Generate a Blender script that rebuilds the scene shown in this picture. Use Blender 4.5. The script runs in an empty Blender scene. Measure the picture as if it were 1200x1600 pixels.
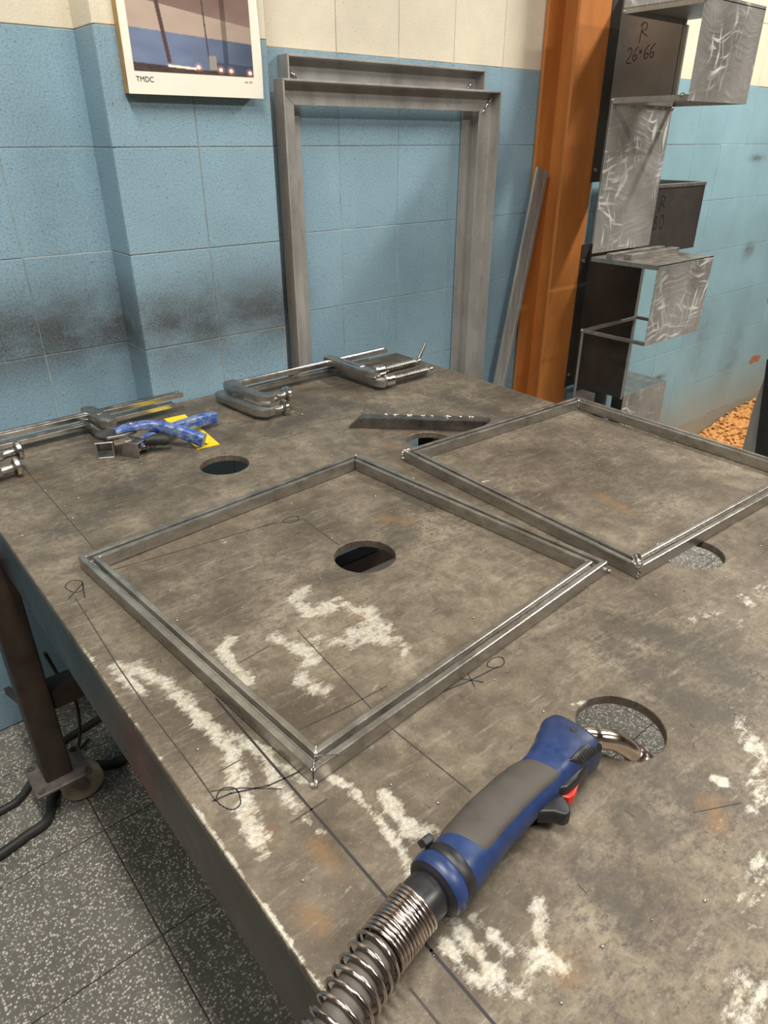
import bpy, bmesh, math, random
import numpy as np
from mathutils import Vector, Matrix, Quaternion, noise as mnoise

random.seed(7)
rng = np.random.default_rng(7)
scene = bpy.context.scene
COL = scene.collection

# ------------------------------------------------------------------ camera
CAM_Z = 1.323
cam_data = bpy.data.cameras.new('camera')
cam = bpy.data.objects.new('camera', cam_data)
COL.objects.link(cam)
cam_data.sensor_fit = 'VERTICAL'
cam_data.sensor_height = 36.0
cam_data.lens = 1085.0 / 1600.0 * 36.0
cam_data.clip_start = 0.02
PITCH = math.radians(28.1)
YAW = math.atan2(0.640, 0.768)
fwd = Vector((math.sin(YAW) * math.cos(PITCH), math.cos(YAW) * math.cos(PITCH), -math.sin(PITCH)))
cam.location = (0, 0, CAM_Z)
cam.rotation_euler = fwd.to_track_quat('-Z', 'Y').to_euler()
scene.camera = cam

# ------------------------------------------------------------------ world, lamps, exposure
world = bpy.data.worlds.new('world')
scene.world = world
world.use_nodes = True
world.node_tree.nodes['Background'].inputs[0].default_value = (0.9, 0.95, 1.0, 1)
world.node_tree.nodes['Background'].inputs[1].default_value = 0.02

def lamp(name, loc, sx, sy, power, color, rot=(0, 0, 0)):
    d = bpy.data.lights.new(name, 'AREA')
    d.shape = 'RECTANGLE'
    d.size = sx
    d.size_y = sy
    d.energy = power
    d.color = color
    o = bpy.data.objects.new(name, d)
    o.location = loc
    o.rotation_euler = rot
    COL.objects.link(o)
    return o

LAMP = (1.0, 0.965, 0.885)
lamp('ceiling_lamp_left', (0.08, 0.25, 2.95), 0.20, 1.5, 41, LAMP)
lamp('ceiling_lamp_right', (3.1, 0.1, 2.95), 0.20, 1.2, 58, LAMP)
lamp('fill_lamp_far_left', (-2.0, 0.1, 2.95), 0.20, 1.2, 20, LAMP)  # added lamp, out of view; brightens faces turned to the left
lamp('fill_lamp_rear', (1.2, -1.6, 2.95), 1.3, 0.20, 52, LAMP)  # added fill behind the camera; brightens shelf fronts and near bench

scene.view_settings.view_transform = 'Standard'
scene.view_settings.look = 'None'
scene.view_settings.gamma = 1.0
scene.view_settings.use_curve_mapping = False
scene.view_settings.exposure = 0.56

# ------------------------------------------------------------------ helpers
def link(o):
    COL.objects.link(o)
    return o

def tag(o, label, cat, group=None):
    o['label'] = label
    o['category'] = cat
    if group:
        o['group'] = group
    return o

def thing(name, label, cat, loc=(0, 0, 0), rotz=0.0, group=None):
    o = bpy.data.objects.new(name, None)
    o.empty_display_size = 0.05
    link(o)
    o.location = loc
    o.rotation_euler = (0, 0, rotz)
    return tag(o, label, cat, group)

class MB:
    """collects verts / faces, then becomes one mesh object"""
    def __init__(self):
        self.v = []
        self.f = []
    def add(self, vs, fs):
        n = len(self.v)
        self.v += [tuple(p) for p in vs]
        self.f += [tuple(i + n for i in f) for f in fs]
        return self
    def box(self, x0, x1, y0, y1, z0, z1):
        vs = [(x, y, z) for z in (z0, z1) for y in (y0, y1) for x in (x0, x1)]
        return self.add(vs, [(0, 2, 3, 1), (4, 5, 7, 6), (0, 1, 5, 4), (2, 6, 7, 3), (0, 4, 6, 2), (1, 3, 7, 5)])
    def prism(self, poly, z0, z1, M=None):
        """poly: ccw xy polygon extruded z0..z1"""
        n = len(poly)
        vs = [Vector((x, y, z0)) for x, y in poly] + [Vector((x, y, z1)) for x, y in poly]
        if M is not None:
            vs = [M @ p for p in vs]
        fs = [tuple(range(n))[::-1], tuple(range(n, 2 * n))] + [(i, (i + 1) % n, n + (i + 1) % n, n + i) for i in range(n)]
        return self.add(vs, fs)
    def sweep(self, path, sections, up=None, caps=True, closed=False):
        """path points, sections = list of 2D outlines (same count) or one outline"""
        P = [Vector(p) for p in path]
        n = len(P)
        if not isinstance(sections[0][0], (tuple, list)):
            sections = [sections] * n
        m = len(sections[0])
        T = []
        for i in range(n):
            a = P[max(i - 1, 0)]
            b = P[min(i + 1, n - 1)]
            if closed:
                a, b = P[i - 1], P[(i + 1) % n]
            T.append((b - a).normalized())
        u = Vector(up) if up is not None else (Vector((0, 0, 1)) if abs(T[0].z) < 0.9 else Vector((0, 1, 0)))
        vs = []
        for i in range(n):
            t = T[i]
            if up is None and i > 0:
                q = T[i - 1].rotation_difference(t)
                u = q @ u
            s = t.cross(u).normalized()
            w = s.cross(t).normalized()
            if up is None:
                u = w
            for a, b in sections[i]:
                vs.append(P[i] + s * a + w * b)
        fs = []
        for i in range(n if closed else n - 1):
            j = (i + 1) % n
            for k in range(m):
                l = (k + 1) % m
                fs.append((i * m + k, i * m + l, j * m + l, j * m + k))
        if caps and not closed:
            fs.append(tuple(range(m))[::-1])
            fs.append(tuple((n - 1) * m + k for k in range(m)))
        return self.add(vs, fs)
    def tube(self, path, r, seg=10, caps=True):
        rs = r if isinstance(r, (list, tuple)) else [r] * len(path)
        return self.sweep(path, [circ(q, seg) for q in rs], caps=caps)
    def ball(self, c, r, seg=8, rings=6, M=None):
        vs = [(0, 0, 1)]
        for i in range(1, rings):
            a = math.pi * i / rings
            for k in range(seg):
                b = 2 * math.pi * k / seg
                vs.append((math.sin(a) * math.cos(b), math.sin(a) * math.sin(b), math.cos(a)))
        vs.append((0, 0, -1))
        fs = [(0, 1 + k, 1 + (k + 1) % seg) for k in range(seg)]
        for i in range(rings - 2):
            for k in range(seg):
                a = 1 + i * seg + k
                b = 1 + i * seg + (k + 1) % seg
                fs.append((a, a + seg, b + seg, b))
        L = len(vs) - 1
        o = 1 + (rings - 2) * seg
        fs += [(o + (k + 1) % seg, o + k, L) for k in range(seg)]
        rr = r if isinstance(r, (tuple, list)) else (r, r, r)
        out = []
        for p in vs:
            q = Vector((p[0] * rr[0], p[1] * rr[1], p[2] * rr[2]))
            if M is not None:
                q = M @ q
            out.append(q + Vector(c))
        return self.add(out, fs)
    def build(self, name, mat, parent=None, bevel=0.0, seg=1, smooth=None, origin=None, kind=None, label=None):
        """vertices are given in world space of the parent's local frame (children) or with an origin (top level)"""
        me = bpy.data.meshes.new(name)
        off = Vector(origin) if origin is not None else Vector((0, 0, 0))
        pa = parent
        while pa is not None:
            if pa.get('_base') is not None:
                off = Vector(pa['_base'])
            pa = pa.parent
        me.from_pydata([tuple(Vector(p) - off) for p in self.v], [], self.f)
        bm = bmesh.new()
        bm.from_mesh(me)
        bmesh.ops.recalc_face_normals(bm, faces=bm.faces)
        if bevel > 0:
            es = [e for e in bm.edges if len(e.link_faces) == 2 and e.calc_face_angle(0) > 0.5]
            bmesh.ops.bevel(bm, geom=es, offset=bevel, segments=seg, affect='EDGES', profile=0.5, clamp_overlap=True)
        bm.to_mesh(me)
        bm.free()
        if smooth is not None:
            me.shade_smooth() if hasattr(me, 'shade_smooth') else None
            try:
                me.set_sharp_from_angle(angle=math.radians(smooth))
            except Exception:
                pass
        if mat is not None:
            me.materials.append(mat)
        o = bpy.data.objects.new(name, me)
        link(o)
        if origin is not None:
            o.location = origin
        if parent is not None:
            o.parent = parent
        if kind:
            o['kind'] = kind
        if label:
            o['label'] = label
        return o

def circ(r, n=10, ry=None):
    ry = r if ry is None else ry
    return [(r * math.cos(2 * math.pi * k / n), ry * math.sin(2 * math.pi * k / n)) for k in range(n)]

def rect(w, h):
    return [(-w / 2, -h / 2), (w / 2, -h / 2), (w / 2, h / 2), (-w / 2, h / 2)]

def rrect(w, h, r, n=3):
    out = []
    for cx, cy, a0 in ((w / 2 - r, h / 2 - r, 0), (-w / 2 + r, h / 2 - r, 90), (-w / 2 + r, -h / 2 + r, 180), (w / 2 - r, -h / 2 + r, 270)):
        for k in range(n + 1):
            a = math.radians(a0 + 90 * k / n)
            out.append((cx + r * math.cos(a), cy + r * math.sin(a)))
    return out

def copy_tree(o, parent=None):
    c = o.copy()
    COL.objects.link(c)
    c.parent = parent
    for ch in list(o.children):
        copy_tree(ch, c)
    return c

def smooth_path(pts, n):
    """Catmull-Rom resample"""
    P = [Vector(p) for p in pts]
    P = [P[0] * 2 - P[1]] + P + [P[-1] * 2 - P[-2]]
    out = []
    segs = len(P) - 3
    for i in range(segs):
        a, b, c, d = P[i:i + 4]
        for k in range(n):
            t = k / n
            out.append(0.5 * ((2 * b) + (c - a) * t + (2 * a - 5 * b + 4 * c - d) * t * t + (3 * b - a - 3 * c + d) * t ** 3))
    out.append(P[-2])
    return out

# ------------------------------------------------------------------ node helpers
class NT:
    def __init__(self, name):
        self.m = bpy.data.materials.new(name)
        self.m.use_nodes = True
        self.t = self.m.node_tree
        self.b = self.t.nodes['Principled BSDF']
        self.n = self.t.nodes
    def new(self, ty, **kw):
        n = self.n.new(ty)
        for k, v in kw.items():
            setattr(n, k, v)
        return n
    def put(self, sock, v):
        if hasattr(v, 'is_output') or isinstance(v, bpy.types.NodeSocket):
            self.t.links.new(v, sock)
        elif isinstance(v, (tuple, list)) and len(v) == 3 and sock.type == 'RGBA':
            sock.default_value = (*v, 1)
        else:
            sock.default_value = v
    def pos(self):
        return self.new('ShaderNodeNewGeometry').outputs['Position']
    def obj(self):
        return self.new('ShaderNodeTexCoord').outputs['Object']
    def mapping(self, vec, scale=(1, 1, 1), rot=(0, 0, 0), loc=(0, 0, 0)):
        n = self.new('ShaderNodeMapping')
        self.put(n.inputs['Vector'], vec)
        n.inputs['Scale'].default_value = scale
        n.inputs['Rotation'].default_value = rot
        n.inputs['Location'].default_value = loc
        return n.outputs[0]
    def noise(self, vec, scale, detail=3, rough=0.5, dist=0.0):
        n = self.new('ShaderNodeTexNoise')
        self.put(n.inputs['Vector'], vec)
        n.inputs['Scale'].default_value = scale
        n.inputs['Detail'].default_value = detail
        n.inputs['Roughness'].default_value = rough
        n.inputs['Distortion'].default_value = dist
        return n.outputs[0]
    def voronoi(self, vec, scale, out='Distance', feature='F1', rnd=1.0):
        n = self.new('ShaderNodeTexVoronoi', feature=feature)
        self.put(n.inputs['Vector'], vec)
        n.inputs['Scale'].default_value = scale
        n.inputs['Randomness'].default_value = rnd
        return n.outputs[out]
    def rng(self, v, a, b, c=0.0, d=1.0, smooth=False):
        n = self.new('ShaderNodeMapRange')
        if smooth:
            n.interpolation_type = 'SMOOTHSTEP'
        self.put(n.inputs['Value'], v)
        n.inputs['From Min'].default_value = a
        n.inputs['From Max'].default_value = b
        n.inputs['To Min'].default_value = c
        n.inputs['To Max'].default_value = d
        return n.outputs[0]
    def math(self, op, a, b=0.0, c=0.0, clamp=False):
        n = self.new('ShaderNodeMath', operation=op, use_clamp=clamp)
        self.put(n.inputs[0], a)
        self.put(n.inputs[1], b)
        if len(n.inputs) > 2:
            self.put(n.inputs[2], c)
        return n.outputs[0]
    def mix(self, f, a, b, blend='MIX'):
        n = self.new('ShaderNodeMix', data_type='RGBA', blend_type=blend)
        n.clamp_factor = True
        self.put(n.inputs[0], f)
        self.put(n.inputs[6], a)
        self.put(n.inputs[7], b)
        return n.outputs[2]
    def sep(self, v):
        n = self.new('ShaderNodeSeparateXYZ')
        self.put(n.inputs[0], v)
        return n.outputs
    def attr(self, name):
        return self.new('ShaderNodeAttribute', attribute_name=name).outputs['Fac']
    def bump(self, h, strength=0.3, dist=0.001):
        n = self.new('ShaderNodeBump')
        self.put(n.inputs['Height'], h)
        n.inputs['Strength'].default_value = strength
        n.inputs['Distance'].default_value = dist
        self.t.links.new(n.outputs[0], self.b.inputs['Normal'])
    def set(self, **kw):
        names = {'base': 'Base Color', 'metal': 'Metallic', 'rough': 'Roughness', 'spec': 'Specular IOR Level', 'coat': 'Coat Weight', 'aniso': 'Anisotropic', 'sub': 'Subsurface Weight'}
        for k, v in kw.items():
            self.put(self.b.inputs[names[k]], v)
        return self

def plain(name, base, metal=0.0, rough=0.5, var=0.15, scale=40, bump=0.0, bscale=300, spec=0.5, rvar=0.1):
    t = NT(name)
    p = t.pos()
    n = t.noise(p, scale, 4, 0.6)
    dark = tuple(c * (1 - var) for c in base)
    lite = tuple(min(1, c * (1 + var)) for c in base)
    t.set(base=t.mix(t.rng(n, 0.3, 0.7), dark, lite), metal=metal, rough=t.rng(n, 0.3, 0.7, max(0.02, rough - rvar), min(1, rough + rvar)), spec=spec)
    if bump:
        t.bump(t.noise(p, bscale, 3), bump, 0.0006)
    return t.m

# ------------------------------------------------------------------ materials
def tile_paint(name, base, right=False, cream=False):
    t = NT(name)
    p = t.pos()
    x, y, z = t.sep(p)
    oi = t.new('ShaderNodeObjectInfo').outputs['Random']
    big = t.noise(p, 4.0, 4, 0.6)
    c = t.mix(t.rng(big, 0.3, 0.7), tuple(q * 0.86 for q in base), tuple(min(1, q * 1.10) for q in base))
    c = t.mix(t.rng(oi, 0, 1, 0.0, 0.22), c, tuple(q * 0.75 for q in base))
    grain = t.noise(p, 300.0, 2, 0.7)
    gs = 0.85 if not right else 0.35
    if cream:
        gs = 0.2
    c = t.mix(t.rng(grain, 0.52, 0.68, 0.0, gs), c, tuple(q * 0.55 for q in base))
    c = t.mix(t.rng(grain, 0.30, 0.42, gs * 0.6, 0.0), c, tuple(min(1, q * 1.35) for q in base))
    pits = t.noise(p, 190.0, 2, 0.5)
    c = t.mix(t.rng(pits, 0.69, 0.73, 0.0, 0.75 if not cream else 0.3), c, tuple(q * 0.22 for q in base))
    # welding soot deposited in a band at bench height
    d = t.math('DIVIDE', t.math('SUBTRACT', z, 0.955), 0.10)
    g = t.math('POWER', 2.718, t.math('MULTIPLY', t.math('MULTIPLY', d, d), -1.0))
    xs = t.rng(x, 0.98, 1.12, 1.0, 0.12)
    sn = t.rng(t.noise(t.mapping(p, (5, 5, 7)), 1.0, 4, 0.65), 0.25, 0.55, 0.35, 1.0)
    soot = t.math('MULTIPLY', t.math('MULTIPLY', g, xs), sn)
    soot = t.math('MULTIPLY', soot, t.rng(grain, 0.3, 0.7, 0.75, 1.1), clamp=True)
    if right:
        for cx, cz, rx, rz in ((3.42, 0.885, 0.055, 0.032), (2.83, 0.405, 0.05, 0.014), (3.15, 0.52, 0.10, 0.22), (3.5, 0.36, 0.08, 0.2), (3.3, 1.26, 0.06, 0.014)):
            dx = t.math('DIVIDE', t.math('SUBTRACT', x, cx), rx)
            dz = t.math('DIVIDE', t.math('SUBTRACT', z, cz), rz)
            rr = t.math('ADD', t.math('MULTIPLY', dx, dx), t.math('MULTIPLY', dz, dz))
            k = 0.75 if rz < 0.1 else 0.3
            s = t.math('MULTIPLY', t.math('POWER', 2.718, t.math('MULTIPLY', rr, -1.0)), k)
            s = t.math('MULTIPLY', s, t.rng(t.noise(p, 18, 4, 0.7), 0.3, 0.65, 0.4, 1.3))
            c = t.mix(s, c, (0.10, 0.072, 0.045))
        # lowest rows left in bare grey-beige
        c = t.mix(t.rng(t.math('ADD', z, t.rng(t.noise(p, 14, 3), 0, 1, -0.012, 0.012)), 0.110, 0.118, 0.8, 0.0), c, (0.30, 0.28, 0.22))
        c = t.mix(t.rng(t.math('ADD', z, t.rng(t.noise(p, 9, 4), 0, 1, -0.05, 0.05)), 0.18, 0.34, 0.55, 0.0), c, (0.30, 0.30, 0.26))
        # flaked paint showing the brick body
        for cx, cz, rr0 in ((3.79, 0.315, 0.055), (3.89, 0.66, 0.13)):
            dx = t.math('SUBTRACT', x, cx)
            dz = t.math('MULTIPLY', t.math('SUBTRACT', z, cz), 1.2 if rr0 > 0.1 else 2.4)
            rr = t.math('SQRT', t.math('ADD', t.math('MULTIPLY', dx, dx), t.math('MULTIPLY', dz, dz)))
            rr = t.math('ADD', rr, t.rng(t.noise(p, 22, 3), 0, 1, -0.05, 0.05))
            c = t.mix(t.rng(rr, rr0 - 0.004, rr0 + 0.004, 1.0, 0.0), c, (0.42, 0.17, 0.08))
    c = t.mix(t.math('MULTIPLY', soot, 0.95), c, (0.06, 0.056, 0.053))
    t.set(base=c, rough=t.rng(grain, 0.3, 0.7, 0.42, 0.62), spec=0.35)
    t.bump(t.math('ADD', grain, t.math('MULTIPLY', pits, 1.5)), 0.25, 0.0012)
    return t.m

M = {}
BLUE = (0.262, 0.400, 0.490)
CREAM = (0.80, 0.72, 0.57)
M['tile_blue'] = tile_paint('blue_tile_paint', BLUE)
M['tile_cream'] = tile_paint('cream_tile_paint', CREAM, cream=True)
M['tile_blue_r'] = tile_paint('lit_blue_tile_paint', (0.29, 0.46, 0.53), right=True)  # lighter copy of the blue: brighter light on this wall put into the colour
M['tile_cream_r'] = tile_paint('lit_cream_tile_paint', (0.86, 0.78, 0.6), cream=True)  # cream lightened the same way for the light on this wall
M['grout'] = plain('grout', (0.30, 0.33, 0.33), 0, 0.85, 0.45, 14)
M['grout_tan'] = plain('tan_grout', (0.34, 0.26, 0.17), 0, 0.85, 0.4, 40)
M['grout_floor'] = plain('floor_grout', (0.05, 0.045, 0.04), 0, 0.85, 0.3, 60)
M['plaster'] = plain('dusty_plaster', (0.20, 0.185, 0.165), 0, 0.8, 0.12, 5)

t = NT('terrazzo')
p = t.pos()
oi = t.new('ShaderNodeObjectInfo').outputs['Random']
vc = t.new('ShaderNodeTexVoronoi')
t.put(vc.inputs['Vector'], p)
vc.inputs['Scale'].default_value = 230
chipr = t.sep(vc.outputs['Color'])[0]
edge = t.rng(vc.outputs['Distance'], 0.42, 0.62, 1.0, 0.0)
chip = t.math('MULTIPLY', t.rng(chipr, 0.45, 1.0, 0.0, 0.9), edge)
base = t.mix(t.rng(t.noise(p, 6, 4), 0.3, 0.7), (0.150, 0.140, 0.122), (0.215, 0.202, 0.178))
base = t.mix(t.rng(oi, 0, 1, 0, 0.25), base, (0.10, 0.095, 0.085))
cc = t.mix(chip, base, (0.82, 0.78, 0.68))
cc = t.mix(t.rng(t.noise(p, 2.2, 4, 0.7), 0.5, 0.75, 0.0, 0.4), cc, (0.08, 0.072, 0.06))
t.set(base=cc, rough=0.55, spec=0.4)
M['terrazzo'] = t.m

# bench plate: grey-brown mill steel with ground (plus a painted edge highlight), dark, rusty areas from the mesh masks
t = NT('bench_plate')
p = t.pos()
gr, dk, ru = t.attr('ground'), t.attr('dark'), t.attr('rust')
n1 = t.noise(p, 7, 6, 0.65, 0.3)
n2 = t.noise(p, 34, 5, 0.7, 0.4)
n3 = t.noise(p, 230, 5, 0.75)
streak = t.noise(t.mapping(p, (18, 120, 20), (0, 0, 0.5)), 1.0, 5, 0.7)
streak2 = t.noise(t.mapping(p, (160, 14, 20), (0, 0, 0.25)), 1.0, 5, 0.7)
c = t.mix(t.rng(n1, 0.34, 0.66), (0.085, 0.066, 0.046), (0.280, 0.236, 0.176))
c = t.mix(t.rng(n2, 0.40, 0.66, 0.0, 0.70), c, (0.085, 0.066, 0.049))
nb = t.noise(p, 3.2, 3, 0.6)
flk = t.noise(t.mapping(p, (70, 110, 60), (0, 0, 0.4)), 1.0, 7, 0.8, 0.0)
c = t.mix(t.math('MULTIPLY', t.rng(flk, 0.49, 0.60, 0.0, 0.85), t.rng(nb, 0.40, 0.60, 0.25, 1.0)), c, (0.085, 0.070, 0.057))
c = t.mix(t.rng(streak, 0.56, 0.72, 0.0, 0.32), c, (0.42, 0.385, 0.325))
c = t.mix(t.rng(streak2, 0.58, 0.72, 0.0, 0.45), c, (0.10, 0.082, 0.066))
c = t.mix(t.rng(n3, 0.52, 0.72, 0.0, 0.6), c, (0.085, 0.068, 0.053))
c = t.mix(t.rng(n3, 0.24, 0.42, 0.45, 0.0), c, (0.46, 0.42, 0.36))
dm = t.rng(t.math('ADD', dk, t.math('MULTIPLY', t.math('SUBTRACT', flk, 0.5), 2.6)), 0.40, 0.85, 0.0, 0.65)
c = t.mix(dm, c, (0.072, 0.062, 0.053))
rm = t.rng(t.math('ADD', ru, t.math('MULTIPLY', t.math('SUBTRACT', n2, 0.5), 1.9)), 0.50, 1.05, 0.0, 0.5)
c = t.mix(rm, c, (0.25, 0.145, 0.062))
gmix = t.math('ADD', gr, t.math('ADD', t.math('MULTIPLY', t.math('SUBTRACT', n2, 0.5), 2.2), t.math('ADD', t.math('MULTIPLY', t.math('SUBTRACT', flk, 0.5), -1.6), t.math('MULTIPLY', t.math('SUBTRACT', streak, 0.5), 1.2))))
gm = t.rng(gmix, 0.50, 0.90, 0.0, 0.88)
gcol = t.mix(t.rng(n3, 0.35, 0.65), (0.40, 0.365, 0.30), (0.72, 0.685, 0.60))
gcol = t.mix(t.rng(t.noise(p, 60, 3), 0.52, 0.72, 0, 0.6), gcol, (0.40, 0.31, 0.18))
c = t.mix(gm, c, gcol)
t.set(base=c, metal=t.rng(gm, 0, 1, 0.2, 0.45), rough=t.math('ADD', t.rng(n1, 0.3, 0.7, 0.38, 0.54), t.rng(n3, 0.3, 0.7, -0.05, 0.08)), spec=0.38)
t.bump(t.math('ADD', t.math('MULTIPLY', n3, 0.6), t.math('ADD', n2, t.math('MULTIPLY', gm, -0.25))), 0.35, 0.0012)
M['bench'] = t.m

t = NT('bench_edge')
p = t.pos()
n = t.noise(t.mapping(p, (60, 9, 9)), 1.0, 4, 0.6)
c = t.mix(t.rng(n, 0.4, 0.7), (0.026, 0.023, 0.020), (0.055, 0.050, 0.044))
dr = t.rng(t.noise(p, 9, 4), 0.62, 0.7)
c = t.mix(t.math('MULTIPLY', dr, 0.6), c, (0.10, 0.088, 0.07))
dy = t.math('DIVIDE', t.math('SUBTRACT', t.sep(p)[1], 0.60), 0.05)
rp = t.math('POWER', 2.718, t.math('MULTIPLY', t.math('MULTIPLY', dy, dy), -1.0))
rp = t.math('MULTIPLY', rp, t.rng(t.noise(t.mapping(p, (1, 12, 60)), 1.0, 4), 0.35, 0.6, 0.2, 1.0))
c = t.mix(t.math('MULTIPLY', rp, 0.8), c, (0.22, 0.028, 0.015))
t.set(base=c, metal=0.55, rough=t.rng(n, 0.3, 0.7, 0.28, 0.45))
M['bench_edge'] = t.m

def steel(name, lo, hi, metal=0.85, rough=0.4, stretch=(30, 30, 30), rvar=0.1, spots=0.25, bump=0.1):
    t = NT(name)
    p = t.obj()
    n = t.noise(t.mapping(p, stretch), 1.0, 5, 0.65)
    n2 = t.noise(p, 55, 4, 0.65)
    c = t.mix(t.rng(n, 0.3, 0.7), lo, hi)
    c = t.mix(t.rng(n2, 0.55, 0.75, 0.0, spots), c, tuple(q * 0.4 for q in lo))
    t.set(base=c, metal=metal, rough=t.rng(n, 0.3, 0.7, rough - rvar, rough + rvar))
    if bump:
        t.bump(t.noise(p, 420, 3), bump, 0.0004)
    return t.m

M['profile'] = steel('profile_steel', (0.29, 0.27, 0.245), (0.46, 0.435, 0.40), 0.88, 0.31, (25, 25, 60), 0.09, 0.35)
M['dark_profile'] = steel('dark_profile_steel', (0.13, 0.12, 0.11), (0.22, 0.205, 0.19), 0.85, 0.3)
M['angle'] = steel('angle_iron', (0.40, 0.385, 0.36), (0.56, 0.54, 0.51), 0.55, 0.46, (14, 14, 5), 0.08, 0.3)
M['galv'] = steel('galvanised_bar', (0.36, 0.37, 0.36), (0.52, 0.53, 0.51), 0.6, 0.5, (60, 60, 6), 0.06, 0.2)
M['dark_plate'] = steel('hot_rolled_sheet', (0.22, 0.205, 0.185), (0.30, 0.28, 0.255), 0.35, 0.42, (6, 6, 6), 0.07, 0.2)
M['oxide_and_shade'] = steel('oxidised_and_shaded_sheet', (0.05, 0.043, 0.037), (0.075, 0.066, 0.058), 0.4, 0.5, (9, 9, 9), 0.07, 0.2)  # real oxide on the side box; painted shade on the lower side plate
M['sheet_edge'] = steel('sheet_edge', (0.30, 0.28, 0.26), (0.45, 0.42, 0.39), 0.85, 0.38)
M['chrome'] = steel('clamp_steel', (0.50, 0.47, 0.44), (0.72, 0.69, 0.65), 1.0, 0.22, (40, 40, 40), 0.06, 0.15, 0.0)
M['cast'] = steel('clamp_arm_steel', (0.34, 0.32, 0.30), (0.50, 0.48, 0.45), 0.95, 0.32, (40, 40, 40), 0.08, 0.3)
M['thread'] = steel('screw_steel', (0.13, 0.12, 0.11), (0.28, 0.26, 0.24), 0.9, 0.35)
M['weld'] = steel('weld_bead', (0.55, 0.54, 0.52), (0.85, 0.84, 0.82), 1.0, 0.2, (90, 90, 90), 0.08, 0.2)
M['leg'] = plain('brown_leg_paint', (0.052, 0.034, 0.026), 0.2, 0.5, 0.35, 18)
M['caster_metal'] = plain('caster_metal', (0.22, 0.19, 0.17), 0.6, 0.5, 0.25, 40)
M['caster_wheel'] = plain('caster_tyre', (0.36, 0.30, 0.23), 0.0, 0.6, 0.2, 40)
M['black_rubber'] = plain('black_rubber', (0.02, 0.02, 0.02), 0.0, 0.6, 0.3, 80)
M['cable'] = plain('cable_rubber', (0.035, 0.037, 0.034), 0.0, 0.55, 0.25, 30)
M['marker'] = plain('marker_ink', (0.018, 0.016, 0.018), 0.0, 0.6, 0.2, 60)
M['scribe'] = plain('scribe_line', (0.045, 0.038, 0.032), 0.2, 0.6, 0.4, 120)
M['spatter'] = steel('spatter', (0.35, 0.32, 0.29), (0.7, 0.68, 0.64), 0.9, 0.28)
M['copper_neck'] = plain('torch_neck_metal', (0.78, 0.66, 0.55), 1.0, 0.16, 0.12, 60, rvar=0.05)
M['nozzle'] = plain('nozzle_metal', (0.62, 0.5, 0.44), 1.0, 0.25, 0.35, 120)
M['spring'] = plain('spring_wire', (0.50, 0.42, 0.39), 1.0, 0.22, 0.25, 90, rvar=0.06)
t = NT('torch_blue_plastic')
p = t.pos()
n = t.noise(p, 45, 5, 0.65)
c = t.mix(t.rng(n, 0.3, 0.7), (0.011, 0.027, 0.092), (0.019, 0.042, 0.140))
grime = t.math('MULTIPLY', t.rng(t.sep(p)[0], 0.415, 0.465, 0.0, 1.0), t.rng(n, 0.3, 0.6, 0.45, 1.0))
c = t.mix(t.math('MULTIPLY', grime, 0.72), c, (0.030, 0.027, 0.030))
t.set(base=c, rough=t.rng(n, 0.3, 0.7, 0.30, 0.46), spec=0.45)
t.bump(t.noise(p, 600, 3), 0.12, 0.0005)
M['torch_blue'] = t.m
M['torch_grip'] = plain('torch_grey_rubber', (0.062, 0.053, 0.045), 0.0, 0.62, 0.15, 50, 0.2, 900)
M['torch_black'] = plain('torch_black_plastic', (0.014, 0.0135, 0.016), 0.0, 0.42, 0.2, 60)
M['torch_red'] = plain('torch_red_plastic', (0.55, 0.03, 0.015), 0.0, 0.4, 0.15, 60)
M['hose'] = plain('hose_grey', (0.10, 0.085, 0.07), 0.0, 0.6, 0.25, 60)
t = NT('worn_blue_paint')
p = t.pos()
n = t.noise(t.mapping(p, (50, 75, 90)), 1.0, 6, 0.75)
wear = t.rng(n, 0.44, 0.60, 0.0, 0.85)
t.set(base=t.mix(wear, (0.025, 0.075, 0.34), (0.36, 0.43, 0.53)), metal=t.rng(wear, 0, 1, 0.0, 0.5), rough=t.rng(wear, 0, 1, 0.3, 0.42))
M['tool_blue'] = t.m
M['yellow'] = plain('yellow_plastic', (0.86, 0.62, 0.01), 0.0, 0.4, 0.06, 30)
M['sawdust'] = plain('sawdust', (0.72, 0.36, 0.12), 0.0, 0.9, 0.35, 90)
M['black_metal'] = plain('black_painted_metal', (0.022, 0.023, 0.026), 0.2, 0.45, 0.2, 30)
M['grey_board'] = plain('grey_board', (0.30, 0.29, 0.27), 0.0, 0.7, 0.12, 12)
M['paper'] = plain('poster_paper', (0.88, 0.84, 0.72), 0.0, 0.55, 0.03, 12)
M['wood'] = plain('poster_board_edge', (0.42, 0.26, 0.09), 0.0, 0.6, 0.2, 60)
M['ink'] = plain('printing_ink', (0.02, 0.02, 0.02), 0.0, 0.6, 0.1, 60)

t = NT('column_orange')
p = t.pos()
n = t.noise(t.mapping(p, (9, 9, 3)), 1.0, 5, 0.6)
c = t.mix(t.rng(n, 0.3, 0.7), (0.40, 0.135, 0.028), (0.56, 0.21, 0.055))
sp = t.rng(t.noise(t.mapping(p, (22, 22, 9)), 1.0, 5, 0.7), 0.68, 0.74)
c = t.mix(t.math('MULTIPLY', sp, 0.8), c, (0.06, 0.035, 0.02))
t.set(base=c, rough=0.5, spec=0.4)
t.bump(t.noise(p, 30, 4), 0.2, 0.002)
M['orange'] = t.m

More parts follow.
